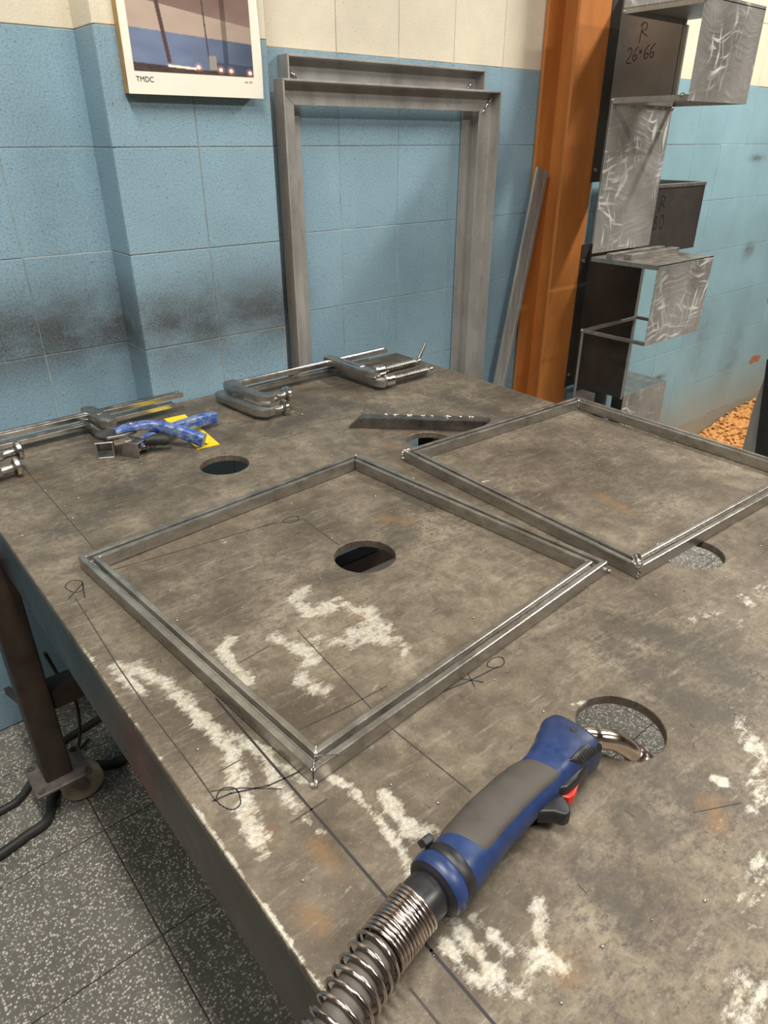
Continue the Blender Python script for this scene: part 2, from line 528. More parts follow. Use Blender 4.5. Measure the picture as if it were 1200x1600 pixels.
# sheet steel gone over with a hand grinder: looping swirl marks
def ground_sheet(name, seed):
    t = NT(name)
    p = t.mapping(t.obj(), (1, 1, 1), (0, 0, 0), (seed * 1.7, seed * 0.9, seed * 2.3))
    d1 = t.noise(p, 7.0, 2, 0.5)
    comb = t.new('ShaderNodeVectorMath', operation='ADD')
    t.put(comb.inputs[0], p)
    wob = t.new('ShaderNodeTexNoise')
    t.put(wob.inputs['Vector'], p)
    wob.inputs['Scale'].default_value = 6.0
    wob.inputs['Detail'].default_value = 1.5
    sc = t.new('ShaderNodeVectorMath', operation='SCALE')
    t.put(sc.inputs[0], wob.outputs['Color'])
    sc.inputs['Scale'].default_value = 0.16
    t.put(comb.inputs[1], sc.outputs[0])
    q = comb.outputs[0]
    w1 = t.noise(t.mapping(q, (9, 9, 75), (0.0, 0.9, 0.0)), 1.0, 2, 0.5)
    w2 = t.noise(t.mapping(q, (85, 9, 10), (0.0, -0.4, 0.0)), 1.0, 2, 0.5)
    fine = t.noise(t.mapping(q, (500, 500, 60)), 1.0, 2, 0.6)
    mark = t.math('MAXIMUM', t.rng(w1, 0.55, 0.64), t.rng(w2, 0.57, 0.66))
    area = t.rng(t.noise(p, 6.5, 2), 0.45, 0.58)
    mark = t.math('MULTIPLY', mark, area)
    c = t.mix(t.rng(d1, 0.3, 0.7), (0.36, 0.34, 0.32), (0.62, 0.60, 0.57))
    c = t.mix(mark, c, (0.95, 0.93, 0.9))
    t.set(base=c, metal=t.rng(mark, 0, 1, 0.6, 0.4), rough=t.rng(mark, 0, 1, 0.27, 0.42))
    t.bump(t.math('ADD', t.math('MULTIPLY', w1, 1.0), t.math('ADD', t.math('MULTIPLY', w2, 1.0), t.math('MULTIPLY', fine, 0.15))), 0.5, 0.005)
    return t.m
for k in range(4):
    M['ground%d' % k] = ground_sheet('hand_ground_sheet_%d' % k, k + 1)

# ------------------------------------------------------------------ room shell
def struct(o):
    o['kind'] = 'structure'
    return o

ZB = 1.512          # paint border height
def zrows(top):
    rows = []
    z = ZB
    while z > 0.0:
        rows.append((max(z - 0.2, 0.0), z, False))
        z -= 0.2
    z = ZB
    while z < top:
        rows.append((z, min(z + 0.2, top), True))
        z += 0.2
    return rows

tile_cache = {}
def tile_mesh(w, h, d, mat):
    key = (round(w, 4), round(h, 4), round(d, 4), mat.name)
    if key in tile_cache:
        return tile_cache[key]
    b = MB()
    c = 0.0012
    # bevelled front: back rectangle + front rectangle set in by the chamfer
    vs = [(-w / 2, 0, -h / 2), (w / 2, 0, -h / 2), (w / 2, 0, h / 2), (-w / 2, 0, h / 2)]
    vs += [(x, -(d - c), z) for x, _, z in vs[:4]]
    vs += [(x - math.copysign(c, x), -d, z - math.copysign(c, z)) for x, _, z in vs[:4]]
    fs = [(3, 2, 1, 0)]
    for a in (0, 4):
        for k in range(4):
            fs.append((a + k, a + (k + 1) % 4, a + 4 + (k + 1) % 4, a + 4 + k))
    fs.append((8, 9, 10, 11))
    me = bpy.data.meshes.new('tile')
    me.from_pydata(vs, [], fs)
    bm = bmesh.new(); bm.from_mesh(me); bmesh.ops.recalc_face_normals(bm, faces=bm.faces); bm.to_mesh(me); bm.free()
    me.materials.append(mat)
    tile_cache[key] = me
    return me

JOINT = 0.0014
def tiled_wall(name, xs, y_front, top, blue, cream, jut=0.006, ydepth=0.12, inset=0.0, grout='grout'):
    """wall in the XZ plane facing -Y; xs are the joint positions; children tiles stand proud of the mortar"""
    b = MB()
    b.box(xs[0] + inset, xs[-1], y_front + 0.0012, y_front + ydepth, 0, top)
    o = struct(b.build(name, M[grout]))
    for i in range(len(xs) - 1):
        for z0, z1, up in zrows(top):
            w = xs[i + 1] - xs[i] - JOINT
            h = z1 - z0 - JOINT
            if w < 0.01 or h < 0.01:
                continue
            me = tile_mesh(w, h, jut, cream if up else blue)
            tl = link(bpy.data.objects.new('tile', me))
            tl.parent = o
            tl.location = ((xs[i] + xs[i + 1]) / 2, y_front + jut + random.uniform(-0.0006, 0.0006), (z0 + z1) / 2)
            tl.rotation_euler = (random.uniform(-0.002, 0.002), 0, random.uniform(-0.002, 0.002))
    return o

TOP = 2.31
tiled_wall('wall_left', [-1.41, -1.21, -1.01, -0.81, -0.61, -0.41, -0.21, -0.01, 0.19, 0.39, 0.59], 1.62, TOP, M['tile_blue'], M['tile_cream'])
tiled_wall('trim_1', [0.573, 0.7565, 0.94], 1.517, TOP, M['tile_blue'], M['tile_cream'], ydepth=0.2, inset=0.006, grout='grout_tan')
# left return of the pilaster
ret = struct(MB().box(0.5747, 0.5785, 1.523, 1.62, 0, TOP).build('trim_2', M['grout_tan']))
for z0, z1, up in zrows(TOP):
    me = tile_mesh(0.097, z1 - z0 - JOINT, 0.006, M['tile_cream'] if up else M['tile_blue'])
    tl = link(bpy.data.objects.new('tile', me))
    tl.parent = ret
    tl.location = (0.5795, 1.5715, (z0 + z1) / 2)
    tl.rotation_euler = (0, 0, -math.pi / 2)
tiled_wall('wall_back', [0.94, 1.0, 1.2, 1.4, 1.6, 1.8, 2.0, 2.15], 1.62, TOP, M['tile_blue'], M['tile_cream'])
xr = [2.15, 2.37] + [2.57 + 0.2 * k for k in range(16)]
tiled_wall('wall_right', xr, 1.51, TOP, M['tile_blue_r'], M['tile_cream_r'], ydepth=0.23)

# upper plaster above the tiles, ceiling, other three walls of the workshop
struct(MB().box(-1.41, 5.57, 1.62, 1.74, TOP, 3.2).build('wall_back_upper', M['plaster']))
struct(MB().box(-3.2, 5.8, -4.6, 1.9, 3.2, 3.3).build('ceiling', M['plaster']))
struct(MB().box(-3.2, 5.8, -4.7, -4.6, 0, 3.2).build('wall_front', M['plaster']))
struct(MB().box(-3.3, -3.2, -4.6, 1.9, 0, 3.2).build('wall_far_left', M['plaster']))
struct(MB().box(-3.2, -1.41, 1.62, 1.74, 0, 3.2).build('wall_rear_left', M['plaster']))
struct(MB().box(5.57, 5.7, -4.6, 1.9, 0, 3.2).build('wall_far_right', M['plaster']))

# terrazzo floor: 30 cm slabs over a mortar bed
floor = struct(MB().box(-3.2, 5.8, -4.6, 1.9, -0.08, -0.003).build('floor', M['grout_floor']))
ft = {}
def floor_tile(w, d):
    k = (round(w, 3), round(d, 3))
    if k not in ft:
        b = MB().box(-w / 2, w / 2, -d / 2, d / 2, -0.012, 0.0)
        me = bpy.data.meshes.new('tile')
        me.from_pydata(b.v, [], b.f)
        me.materials.append(M['terrazzo'])
        ft[k] = me
    return ft[k]
for i in range(-5, 16):
    for j in range(-8, 3):
        x0 = 0.178 + 0.2975 * i
        y0 = 0.868 + 0.2955 * j
        y1 = y0 + 0.2955
        if y0 > 1.60:
            continue
        y1 = min(y1, 1.62)
        o = link(bpy.data.objects.new('tile', floor_tile(0.2975 - 0.0024, y1 - y0 - 0.0024)))
        o.parent = floor
        o.location = (x0 + 0.2975 / 2, (y0 + y1) / 2, random.uniform(-0.0006, 0.0003))

# ------------------------------------------------------------------ orange building column (I-section)
col = thing('steel_column', 'orange painted steel I-beam column standing against the blue tiled wall', 'column', (2.05, 1.56, 0))
col['_base'] = (2.05, 1.56, 0)
MB().box(1.968, 2.128, 1.492, 1.504, 0, 3.2).build('flange', M['orange'], col, 0.003, 2)
MB().box(1.968, 2.128, 1.604, 1.616, 0, 3.2).build('flange', M['orange'], col, 0.003, 2)
MB().box(2.043, 2.053, 1.504, 1.604, 0, 3.2).build('web', M['orange'], col)

# ------------------------------------------------------------------ welding bench
TZ = 0.783
TX0, TX1, TY0, TY1 = 0.144, 1.300, -0.15, 1.505
HOLES = [(0.538, 1.117), (0.538, 0.690), (0.533, 0.253), (0.917, 0.957), (0.917, 0.385)]
HR = 0.0465

GROUND_AND_GLINT = [
 (0.010, 1.0, [(0.162,0.683),(0.180,0.662),(0.193,0.629),(0.198,0.585),(0.199,0.533),(0.204,0.491),(0.194,0.456),(0.185,0.429),(0.175,0.396),(0.168,0.362)]),
 (0.007, 0.9, [(0.161,0.672),(0.169,0.624)]),
 (0.008, 0.9, [(0.210,0.502),(0.224,0.476),(0.228,0.452),(0.216,0.421),(0.218,0.384)]),
 (0.006, 0.8, [(0.228,0.446),(0.236,0.429),(0.240,0.403)]),
 (0.007, 0.7, [(0.214,0.407),(0.217,0.378),(0.218,0.351)]),
 (0.008, 1.0, [(0.292,0.644),(0.273,0.633),(0.267,0.598),(0.268,0.562)]),
 (0.013, 0.9, [(0.420,0.674),(0.392,0.664),(0.397,0.626),(0.425,0.620)]),
 (0.016, 0.95, [(0.454,0.580),(0.445,0.539),(0.411,0.554),(0.435,0.517)]),
 (0.010, 0.8, [(0.440,0.621),(0.447,0.569)]),
 (0.012, 0.85, [(0.333,0.609),(0.344,0.583),(0.349,0.556),(0.317,0.527),(0.324,0.493)]),
 (0.012, 0.7, [(0.37,0.58),(0.40,0.54)]),
 (0.006, 0.8, [(0.448,0.495),(0.422,0.475)]),
 (0.006, 0.8, [(0.370,0.464),(0.379,0.466)]),
 (0.007, 0.6, [(0.395,0.865),(0.402,0.847)]),
 (0.006, 0.9, [(0.260,0.394),(0.267,0.374),(0.266,0.322),(0.261,0.290),(0.254,0.267)]),
 (0.008, 0.9, [(0.287,0.343),(0.284,0.322),(0.281,0.297),(0.296,0.285)]),
 (0.007, 0.9, [(0.253,0.219),(0.249,0.192),(0.247,0.163),(0.255,0.148),(0.289,0.159),(0.316,0.187)]),
 (0.006, 0.9, [(0.268,0.210),(0.269,0.176)]),
 (0.006, 0.85, [(0.236,0.212),(0.233,0.183),(0.242,0.155)]),
 (0.009, 0.95, [(0.280,0.163),(0.289,0.145)]),
 (0.014, 0.5, [(0.766,0.294),(0.799,0.281),(0.800,0.257)]),
 (0.020, 0.6, [(0.629,0.167),(0.601,0.135),(0.549,0.120)]),
 (0.006, 0.95, [(0.544,0.156),(0.547,0.148)]),
 (0.02, 0.5, [(0.858,0.272),(0.893,0.262)]),
 (0.03, 0.5, [(0.360,0.041),(0.413,0.047)]),
 (0.03, 0.5, [(0.508,0.093),(0.463,0.070)]),
 (0.003, 0.9, [(0.807,0.770),(0.870,0.748)]),
 (0.0016, 0.7, [(0.1452,0.75),(0.1452,0.45)]), (0.0022, 1.1, [(0.1450,0.45),(0.1450,-0.1)]),  # bright line on the left edge: bevel highlight painted as ground metal
 (0.003, 0.75, [(0.52,0.305),(0.55,0.29)]),
]
DARK = [[(0.698,0.334),(0.712,0.273),(0.698,0.211)],[(0.641,0.333),(0.629,0.282)],[(0.445,0.175),(0.450,0.162)],[(0.509,0.201),(0.505,0.146)],
 [(0.373,0.159),(0.366,0.137)],[(0.727,0.836),(0.712,0.753)],[(0.872,0.666),(0.877,0.615)],[(0.333,1.131),(0.403,1.158)],[(0.470,0.676),(0.637,0.702)],
 [(0.846,1.374),(0.965,1.158)],[(1.140,1.129),(1.148,0.899)],[(0.613,0.241),(0.629,0.191)],[(0.221,1.049),(0.290,1.075)],[(0.42,1.25),(0.40,1.33)],[(0.7,1.2),(0.85,1.25)]]
RUST = [[(0.973,0.582),(0.956,0.520)],[(0.517,0.146),(0.497,0.127)],[(0.171,0.296),(0.172,0.285)],[(0.685,1.348),(0.688,1.324)],[(0.832,0.998),(0.846,0.965)],
 [(0.633,0.760),(0.658,0.725)],[(0.291,0.148),(0.288,0.139)],[(0.176,0.378),(0.173,0.364)],[(0.211,0.340),(0.209,0.318)],[(0.250,1.285),(0.220,1.293)],[(0.442,0.582),(0.442,0.530)]]

def poly_dist(X, Y, pts):
    d = np.full(X.shape, 9.0)
    for (x0, y0), (x1, y1) in zip(pts[:-1], pts[1:]):
        dx, dy = x1 - x0, y1 - y0
        L = dx * dx + dy * dy + 1e-12
        tt = np.clip(((X - x0) * dx + (Y - y0) * dy) / L, 0, 1)
        d = np.minimum(d, np.hypot(X - x0 - tt * dx, Y - y0 - tt * dy))
    return d

bench = thing('welding_bench', 'large steel welding bench with round holes and a scratched grey-brown top', 'table', (0.71, 0.68, 0))
bench['_base'] = (0.71, 0.68, 0)

def build_top():
    st = 0.003
    nx = int(round((TX1 - TX0) / st)); ny = int(round((TY1 - TY0) / st))
    gx = np.linspace(TX0, TX1, nx + 1); gy = np.linspace(TY0, TY1, ny + 1)
    keep = np.ones((ny, nx), bool)
    vid = np.arange((nx + 1) * (ny + 1)).reshape(ny + 1, nx + 1)
    X, Y = np.meshgrid(gx, gy)
    V = np.stack([X.ravel(), Y.ravel(), np.full(X.size, TZ)], 1).tolist()
    extra_f = []
    half = 19
    for hx, hy in HOLES:
        i0 = int(round((hx - TX0) / (gx[1] - gx[0]))); j0 = int(round((hy - TY0) / (gy[1] - gy[0])))
        keep[j0 - half:j0 + half, i0 - half:i0 + half] = False
        loop = [(i0 - half + k, j0 - half) for k in range(2 * half)] + [(i0 + half, j0 - half + k) for k in range(2 * half)] \
             + [(i0 + half - k, j0 + half) for k in range(2 * half)] + [(i0 - half, j0 + half - k) for k in range(2 * half)]
        prev = [int(vid[j, i]) for i, j in loop]
        op = [(gx[i], gy[j]) for i, j in loop]
        n = len(loop)
        ang = [math.atan2(y - hy, x - hx) for x, y in op]
        rim = [HR + 0.00035 * mnoise.noise(Vector((math.cos(a) * 4 + hx * 9, math.sin(a) * 4, 3.1))) for a in ang]
        rings = []
        for f_ in (0.33, 0.66, 1.0):
            rings.append([(x + (hx + r * math.cos(a) - x) * f_, y + (hy + r * math.sin(a) - y) * f_, TZ) for (x, y), a, r in zip(op, ang, rim)])
        rings.append([(hx + (r - 0.0009) * math.cos(a), hy + (r - 0.0009) * math.sin(a), TZ - 0.0009) for a, r in zip(ang, rim)])
        rings.append([(hx + (r - 0.0009) * math.cos(a), hy + (r - 0.0009) * math.sin(a), TZ - 0.012) for a, r in zip(ang, rim)])
        for ring in rings:
            s = len(V)
            V.extend(ring)
            cur = list(range(s, s + n))
            for k in range(n):
                l = (k + 1) % n
                extra_f.append((prev[k], prev[l], cur[l], cur[k]))
            prev = cur
        # underside closes back to the block square
        s = len(V)
        V.extend([(x, y, TZ - 0.012) for x, y in op])
        cur = list(range(s, s + n))
        for k in range(n):
            l = (k + 1) % n
            extra_f.append((prev[k], prev[l], cur[l], cur[k]))
    jj, ii = np.nonzero(keep)
    F = np.stack([vid[jj, ii], vid[jj, ii + 1], vid[jj + 1, ii + 1], vid[jj + 1, ii]], 1).tolist()
    F = [tuple(f) for f in F] + extra_f
    # underside: coarse strips around the blocks is left to a plain lower skin with the blocks cut out
    bx = sorted({TX0, TX1} | {gx[int(round((h[0] - TX0) / (gx[1] - gx[0]))) + s * half] for h in HOLES for s in (-1, 1)})
    by = sorted({TY0, TY1} | {gy[int(round((h[1] - TY0) / (gy[1] - gy[0]))) + s * half] for h in HOLES for s in (-1, 1)})
    for a in range(len(bx) - 1):
        for c in range(len(by) - 1):
            mx, my = (bx[a] + bx[a + 1]) / 2, (by[c] + by[c + 1]) / 2
            if any(abs(mx - h[0]) < 0.058 and abs(my - h[1]) < 0.058 for h in HOLES):
                continue
            s = len(V)
            V.extend([(bx[a], by[c], TZ - 0.012), (bx[a], by[c + 1], TZ - 0.012), (bx[a + 1], by[c + 1], TZ - 0.012), (bx[a + 1], by[c], TZ - 0.012)])
            F.append((s, s + 1, s + 2, s + 3))
    # outer rim faces, with a small worn chamfer
    per = [(i, 0) for i in range(nx)] + [(nx, j) for j in range(ny)] + [(nx - k, ny) for k in range(nx)] + [(0, ny - k) for k in range(ny)]
    prev = [int(vid[j, i]) for i, j in per]
    pxy = [(gx[i], gy[j]) for i, j in per]
    cxm, cym = (TX0 + TX1) / 2, (TY0 + TY1) / 2
    for off, z in ((0.0012, TZ - 0.0014), (0.0012, TZ - 0.012)):
        s = len(V)
        for (x, y) in pxy:
            w = 0.0006 * mnoise.noise(Vector((x * 30, y * 30, 1.7)))
            ox = off + w if x == TX1 else (-(off + w) if x == TX0 else 0)
            oy = off + w if y == TY1 else (-(off + w) if y == TY0 else 0)
            V.append((x + ox, y + oy, z))
        cur = list(range(s, s + len(pxy)))
        n = len(pxy)
        for k in range(n):
            l = (k + 1) % n
            F.append((prev[k], cur[k], cur[l], prev[l]))
        prev = cur
    me = bpy.data.meshes.new('table_top')
    VA = np.array(V)
    me.from_pydata((VA - np.array([0.71, 0.68, 0])).tolist(), [], F)
    x, y = VA[:, 0], VA[:, 1]
    g = np.zeros(len(VA)); d = np.zeros(len(VA)); r = np.zeros(len(VA))
    for w, s, pts in GROUND_AND_GLINT:
        g = np.maximum(g, s * np.clip(1.15 - poly_dist(x, y, pts) / w * 0.62, 0, 1))
    for pts in DARK:
        d = np.maximum(d, np.clip(1.0 - poly_dist(x, y, pts) / 0.06, 0, 1))
    for pts in RUST:
        r = np.maximum(r, np.clip(1.0 - poly_dist(x, y, pts) / 0.032, 0, 1))
    g[VA[:, 2] < TZ - 0.003] = 0.0
    for nm, a in (('ground', g), ('dark', d), ('rust', r)):
        at = me.attributes.new(nm, 'FLOAT', 'POINT')
        at.data.foreach_set('value', a.astype(np.float32))
    me.materials.append(M['bench'])
    o = link(bpy.data.objects.new('table_top', me))
    o.parent = bench
    return o
build_top()

# apron of folded plate round the bench
AB = 0.663
MB().box(TX0 + 0.001, TX0 + 0.009, TY0, TY1 - 0.001, AB, TZ - 0.0121).build('apron', M['bench_edge'], bench)
MB().box(TX1 - 0.009, TX1 - 0.001, TY0, TY1 - 0.001, AB, TZ - 0.0121).build('apron', M['bench_edge'], bench)
MB().box(TX0 + 0.009, TX1 - 0.009, TY0, TY0 + 0.008, AB, TZ - 0.0121).build('apron', M['bench_edge'], bench)
MB().box(TX0 + 0.009, TX1 - 0.009, TY1 - 0.009, TY1 - 0.001, AB, TZ - 0.0121).build('apron', M['bench_edge'], bench)

def bench_leg(x, y):
    lg = MB().box(x - 0.028, x + 0.028, y - 0.03, y + 0.03, 0.112, AB).build('leg', M['leg'], bench, 0.004, 2)
    b = MB().box(x - 0.055, x + 0.06, y - 0.055, y + 0.045, 0.104, 0.112)
    pl = b.build('caster_plate', M['caster_metal'], bench, 0.0015)
    for sx, sy in ((-0.043, -0.043), (0.047, -0.043), (-0.043, 0.033), (0.047, 0.033)):
        bb = MB().prism(circ(0.0075, 6), 0.112, 0.117, Matrix.Translation((x + sx, y + sy, 0)))
        bb.add(*(lambda q: (q.v, q.f))(MB().prism(circ(0.004, 8), 0.117, 0.121, Matrix.Translation((x + sx, y + sy, 0)))))
        bb.build('bolt', M['caster_metal'], pl)
    # caster: fork + wheel
    fk = MB()
    for s in (-1, 1):
        fk.prism([(-0.024, 0.104), (0.022, 0.104), (0.042, 0.045), (0.034, 0.036), (0.02, 0.04)], -0.002, 0.002,
                 Matrix.Translation((x + 0.012 , y + s * 0.022, 0)) @ Matrix.Rotation(math.pi / 2, 4, 'X'))
    fk.box(x - 0.012, x + 0.034, y - 0.024, y + 0.024, 0.098, 0.104)
    fk.build('caster_fork', M['caster_metal'], bench)
    cx, cz, R = x + 0.042, 0.046, 0.046
    prof = [(-0.016, 0.012), (-0.017, 0.030), (-0.016, 0.041), (-0.010, R), (0.010, R), (0.016, 0.041), (0.017, 0.030), (0.016, 0.012)]
    wh = MB()
    n = 28
    vs = []
    for k in range(n):
        a = 2 * math.pi * k / n
        for yy, rr in prof:
            vs.append((cx + rr * math.cos(a), y + yy, cz + rr * math.sin(a)))
    m = len(prof)
    fs = [(k * m + i, k * m + (i + 1) % m, ((k + 1) % n) * m + (i + 1) % m, ((k + 1) % n) * m + i) for k in range(n) for i in range(m)]
    wh.add(vs, fs)
    wh.build('wheel', M['caster_wheel'], bench, smooth=40)
for lx, ly in ((0.137, 1.285), (1.245, 1.285), (0.19, 0.06), (1.245, 0.06)):
    bench_leg(lx, ly)
# stretcher rails between the legs and a rear brace
MB().box(0.165, 1.217, 1.26, 1.31, 0.285, 0.335).build('stretcher', M['leg'], bench, 0.003)
MB().box(0.218, 1.217, 0.035, 0.085, 0.285, 0.335).build('stretcher', M['leg'], bench, 0.003)
MB().box(1.22, 1.27, 0.09, 1.255, 0.285, 0.335).build('stretcher', M['leg'], bench, 0.003)
MB().sweep([(0.119, 1.31, 0.30), (0.114, 1.50, 0.20)], rect(0.012, 0.016)).build('brace', M['leg'], bench)
MB().box(0.45, 0.50, 0.009, 1.496, AB, AB + 0.05).build('joist', M['leg'], bench)
MB().box(0.70, 0.75, 0.009, 1.496, AB, AB + 0.05).build('joist', M['leg'], bench)

# layout lines drawn on the plate (ribbons of ink)
def ribbon(b, pts, w, z):
    P = [Vector((x, y, z)) for x, y in pts]
    for i in range(len(P) - 1):
        d = (P[i + 1] - P[i]).normalized()
        s = Vector((-d.y, d.x, 0)) * w / 2
        e = d * w * 0.4
        b.add([P[i] - s - e, P[i] + s - e, P[i + 1] + s + e, P[i + 1] - s + e], [(0, 3, 2, 1)])
LINES = [
 (0.0011, 'scribe', [(0.242,1.355),(0.240,1.177),(0.238,0.966)]), (0.0014, 'scribe', [(0.173,0.853),(0.165,0.688),(0.163,0.596),(0.164,0.489),(0.163,0.439)]),
 (0.0024, 'marker', [(0.227,0.560),(0.225,0.258),(0.224,0.213),(0.223,0.10),(0.222,-0.14)]), (0.0013, 'scribe', [(0.363,0.604),(0.348,0.434)]), (0.0014, 'scribe', [(0.347,0.401),(0.352,0.295)]),
 (0.0014, 'scribe', [(0.236,0.890),(0.353,0.876),(0.490,0.860)]), (0.0012, 'scribe', [(0.531,0.840),(0.527,0.740)]), (0.0014, 'scribe', [(0.272,0.464),(0.328,0.458),(0.384,0.456)]),
 (0.0016, 'marker', [(0.410,0.412),(0.463,0.402),(0.504,0.398)]), (0.0018, 'scribe', [(0.194,0.203),(0.194,0.10)]),
 (0.0018, 'marker', [(0.161,0.441),(0.178,0.438),(0.210,0.423),(0.243,0.418)]), (0.0012, 'marker', [(0.165,0.452),(0.190,0.436),(0.217,0.412)]),
 (0.0015, 'scribe', [(0.204,0.375),(0.243,0.375)]), (0.0012, 'marker', [(0.493,0.809),(0.505,0.807)]), (0.0012, 'scribe', [(0.183,0.468),(0.205,0.468)]), (0.0012, 'scribe', [(0.277,0.597),(0.319,0.601)]),
 (0.0018, 'marker', [(0.166,0.858),(0.192,0.882),(0.183,0.846)]), (0.0010, 'scribe', [(0.47,0.865),(0.53,0.842)]),
 (0.0008, 'scribe', [(0.492,0.149),(0.536,0.126)]), (0.0016, 'marker', [(0.455,0.413),(0.472,0.391)]), (0.0013, 'marker', [(0.470,0.414),(0.459,0.392)]),
]
for w, m, pts in LINES:
    b = MB()
    ribbon(b, pts, w, TZ + 0.0003)
    b.build('layout_line', M[m], bench)
for cx, cy, rx, ry in ((0.182, 0.882, 0.011, 0.017), (0.515, 0.852, 0.014, 0.009), (0.508, 0.404, 0.012, 0.008), (0.174, 0.434, 0.010, 0.014)):
    b = MB()
    pts = [(cx + rx * math.cos(a) * (1 + 0.1 * math.sin(3 * a)), cy + ry * math.sin(a)) for a in [2 * math.pi * k / 18 for k in range(20)]]
    ribbon(b, pts, 0.0012, TZ + 0.00035)
    b.build('marker_loop', M['marker'], bench)
# random short scratches
b = MB()
for k in range(150):
    x = random.uniform(TX0 + 0.01, TX1 - 0.05); y = random.uniform(0.08, 1.1)
    if any(math.hypot(x - hx, y - hy) < 0.065 for hx, hy in HOLES):
        continue
    a = random.gauss(0.6, 0.7); L = random.uniform(0.002, 0.010)
    ribbon(b, [(x, y), (x + L * math.cos(a), y + L * math.sin(a))], random.uniform(0.0004, 0.0009), TZ + 0.00025)
b.build('scratches', M['scribe'], bench, kind='stuff')
# weld spatter beads
b = MB()
for k in range(420):
    x = random.uniform(TX0 + 0.005, TX1 - 0.01); y = random.uniform(0.05, 1.49) ** 1.0
    if any(math.hypot(x - hx, y - hy) < HR + 0.004 for hx, hy in HOLES):
        continue
    r = random.choice((0.0005, 0.0006, 0.0008, 0.0008, 0.0011, 0.0015))
    b.ball((x, y, TZ + r * 0.5), r, 6, 4)
b.ball((0.80, 1.245, TZ + 0.0024), 0.0024, 8, 6)
for a in range(26):
    t_ = random.uniform(1.9, 3.0)
    b.ball((0.917 + (HR + random.uniform(-0.001, 0.006)) * math.cos(t_), 0.385 + (HR + random.uniform(0, 0.006)) * math.sin(t_), TZ + 0.0012), random.uniform(0.001, 0.0024), 6, 4)
b.build('weld_spatter', M['spatter'], bench, kind='stuff', smooth=60)

# ------------------------------------------------------------------ grooved profile frames lying on the bench
def mitred_bar(name, side, L, prof, mat, parent, bev=0.0016):
    """bar along one edge of a square of outer side L centred on 0; prof = [(inset, z)]"""
    b = MB()
    h = L / 2
    n = len(prof)
    vs = []
    for s in (-1, 1):
        for ins, z in prof:
            vs.append(Vector((s * (h - ins - 0.0002), -h + ins, z)))
    R = Matrix.Rotation(math.pi / 2 * side, 4, 'Z')
    vs = [R @ q for q in vs]
    fs = [tuple(range(n)), tuple(range(2 * n - 1, n - 1, -1))] + [(i, n + i, n + (i + 1) % n, (i + 1) % n) for i in range(n)]
    b.add(vs, fs)
    return b.build(name, mat, parent, bev, 2)

PROF = [(0.0, 0.0), (0.0, 0.020), (0.0085, 0.020), (0.0085, 0.0110), (0.0145, 0.0110), (0.0145, 0.020), (0.0225, 0.020), (0.0225, 0.0)]
def bead(b, pts, r, seed=0, sub=8):
    path = smooth_path(pts, sub)
    secs = []
    for i, q in enumerate(path):
        k = 0.75 + 0.35 * math.sin(i * 2.1 + seed) * (1 if 0 < i < len(path) - 1 else 0)
        if i in (0, len(path) - 1):
            k = 0.35
        secs.append(circ(r * k, 8))
    b.sweep(path, secs)

def profile_frame(label, centre, rot, L, welds, group):
    t = thing('square_steel_frame', label, 'frame', (centre[0], centre[1], TZ + 0.0004), rot, group)
    for s in range(4):
        mitred_bar('bar', s, L, PROF, M['profile'], t)
    for pts, r in welds:
        b = MB()
        bead(b, pts, r, random.random() * 6)
        b.build('weld_bead', M['weld'], t, smooth=60)
    return t
h = 0.265
G1 = 'square frames lying on the bench'
fr1 = profile_frame('square steel profile frame lying flat in the middle of the bench, around a round hole', (0.487, 0.678), math.radians(4.2), 0.53,
    [([(-h + 0.0005, -h - 0.0005, 0.003), (-h, -h, 0.006)], 0.0035), ([(-h + 0.002, -h + 0.002, 0.0205), (-h + 0.009, -h + 0.009, 0.0206), (-h + 0.014, -h + 0.014, 0.017), (-h + 0.022, -h + 0.022, 0.0206)], 0.0008),
     ([(h - 0.004, h - 0.004, 0.02), (h - 0.012, h - 0.012, 0.0205)], 0.002), ([(h + 0.001, -h - 0.001, 0.006), (h + 0.003, -h - 0.003, 0.003)], 0.003)], G1)
# wire whisker left on the near corner
b = MB()
b.tube(smooth_path([(-h + 0.012, -h + 0.012, 0.0215), (-h + 0.018, -h + 0.006, 0.023), (-h + 0.026, -h + 0.002, 0.021), (-h + 0.036, -h - 0.006, 0.020)], 5), 0.0005, 6)
b.build('wire_whisker', M['weld'], fr1)
h = 0.26
fr2 = profile_frame('square steel profile frame at the right end, overhanging the bench edge, with lumpy corner welds', (1.060, 0.647), math.radians(-2.0), 0.52,
    [([(-h + 0.001, -h + 0.001, 0.019), (-h + 0.008, -h + 0.009, 0.0225), (-h + 0.018, -h + 0.018, 0.0215)], 0.0062), ([(-h, -h, 0.002), (-h, -h, 0.017)], 0.003),
     ([(-h + 0.001, h - 0.001, 0.004), (-h + 0.001, h - 0.001, 0.018), (-h + 0.018, h - 0.006, 0.0205)], 0.004),
     ([(h - 0.002, h - 0.002, 0.02), (h - 0.022, h - 0.022, 0.0205), (h - 0.023, h - 0.023, 0.004)], 0.0028)], G1)

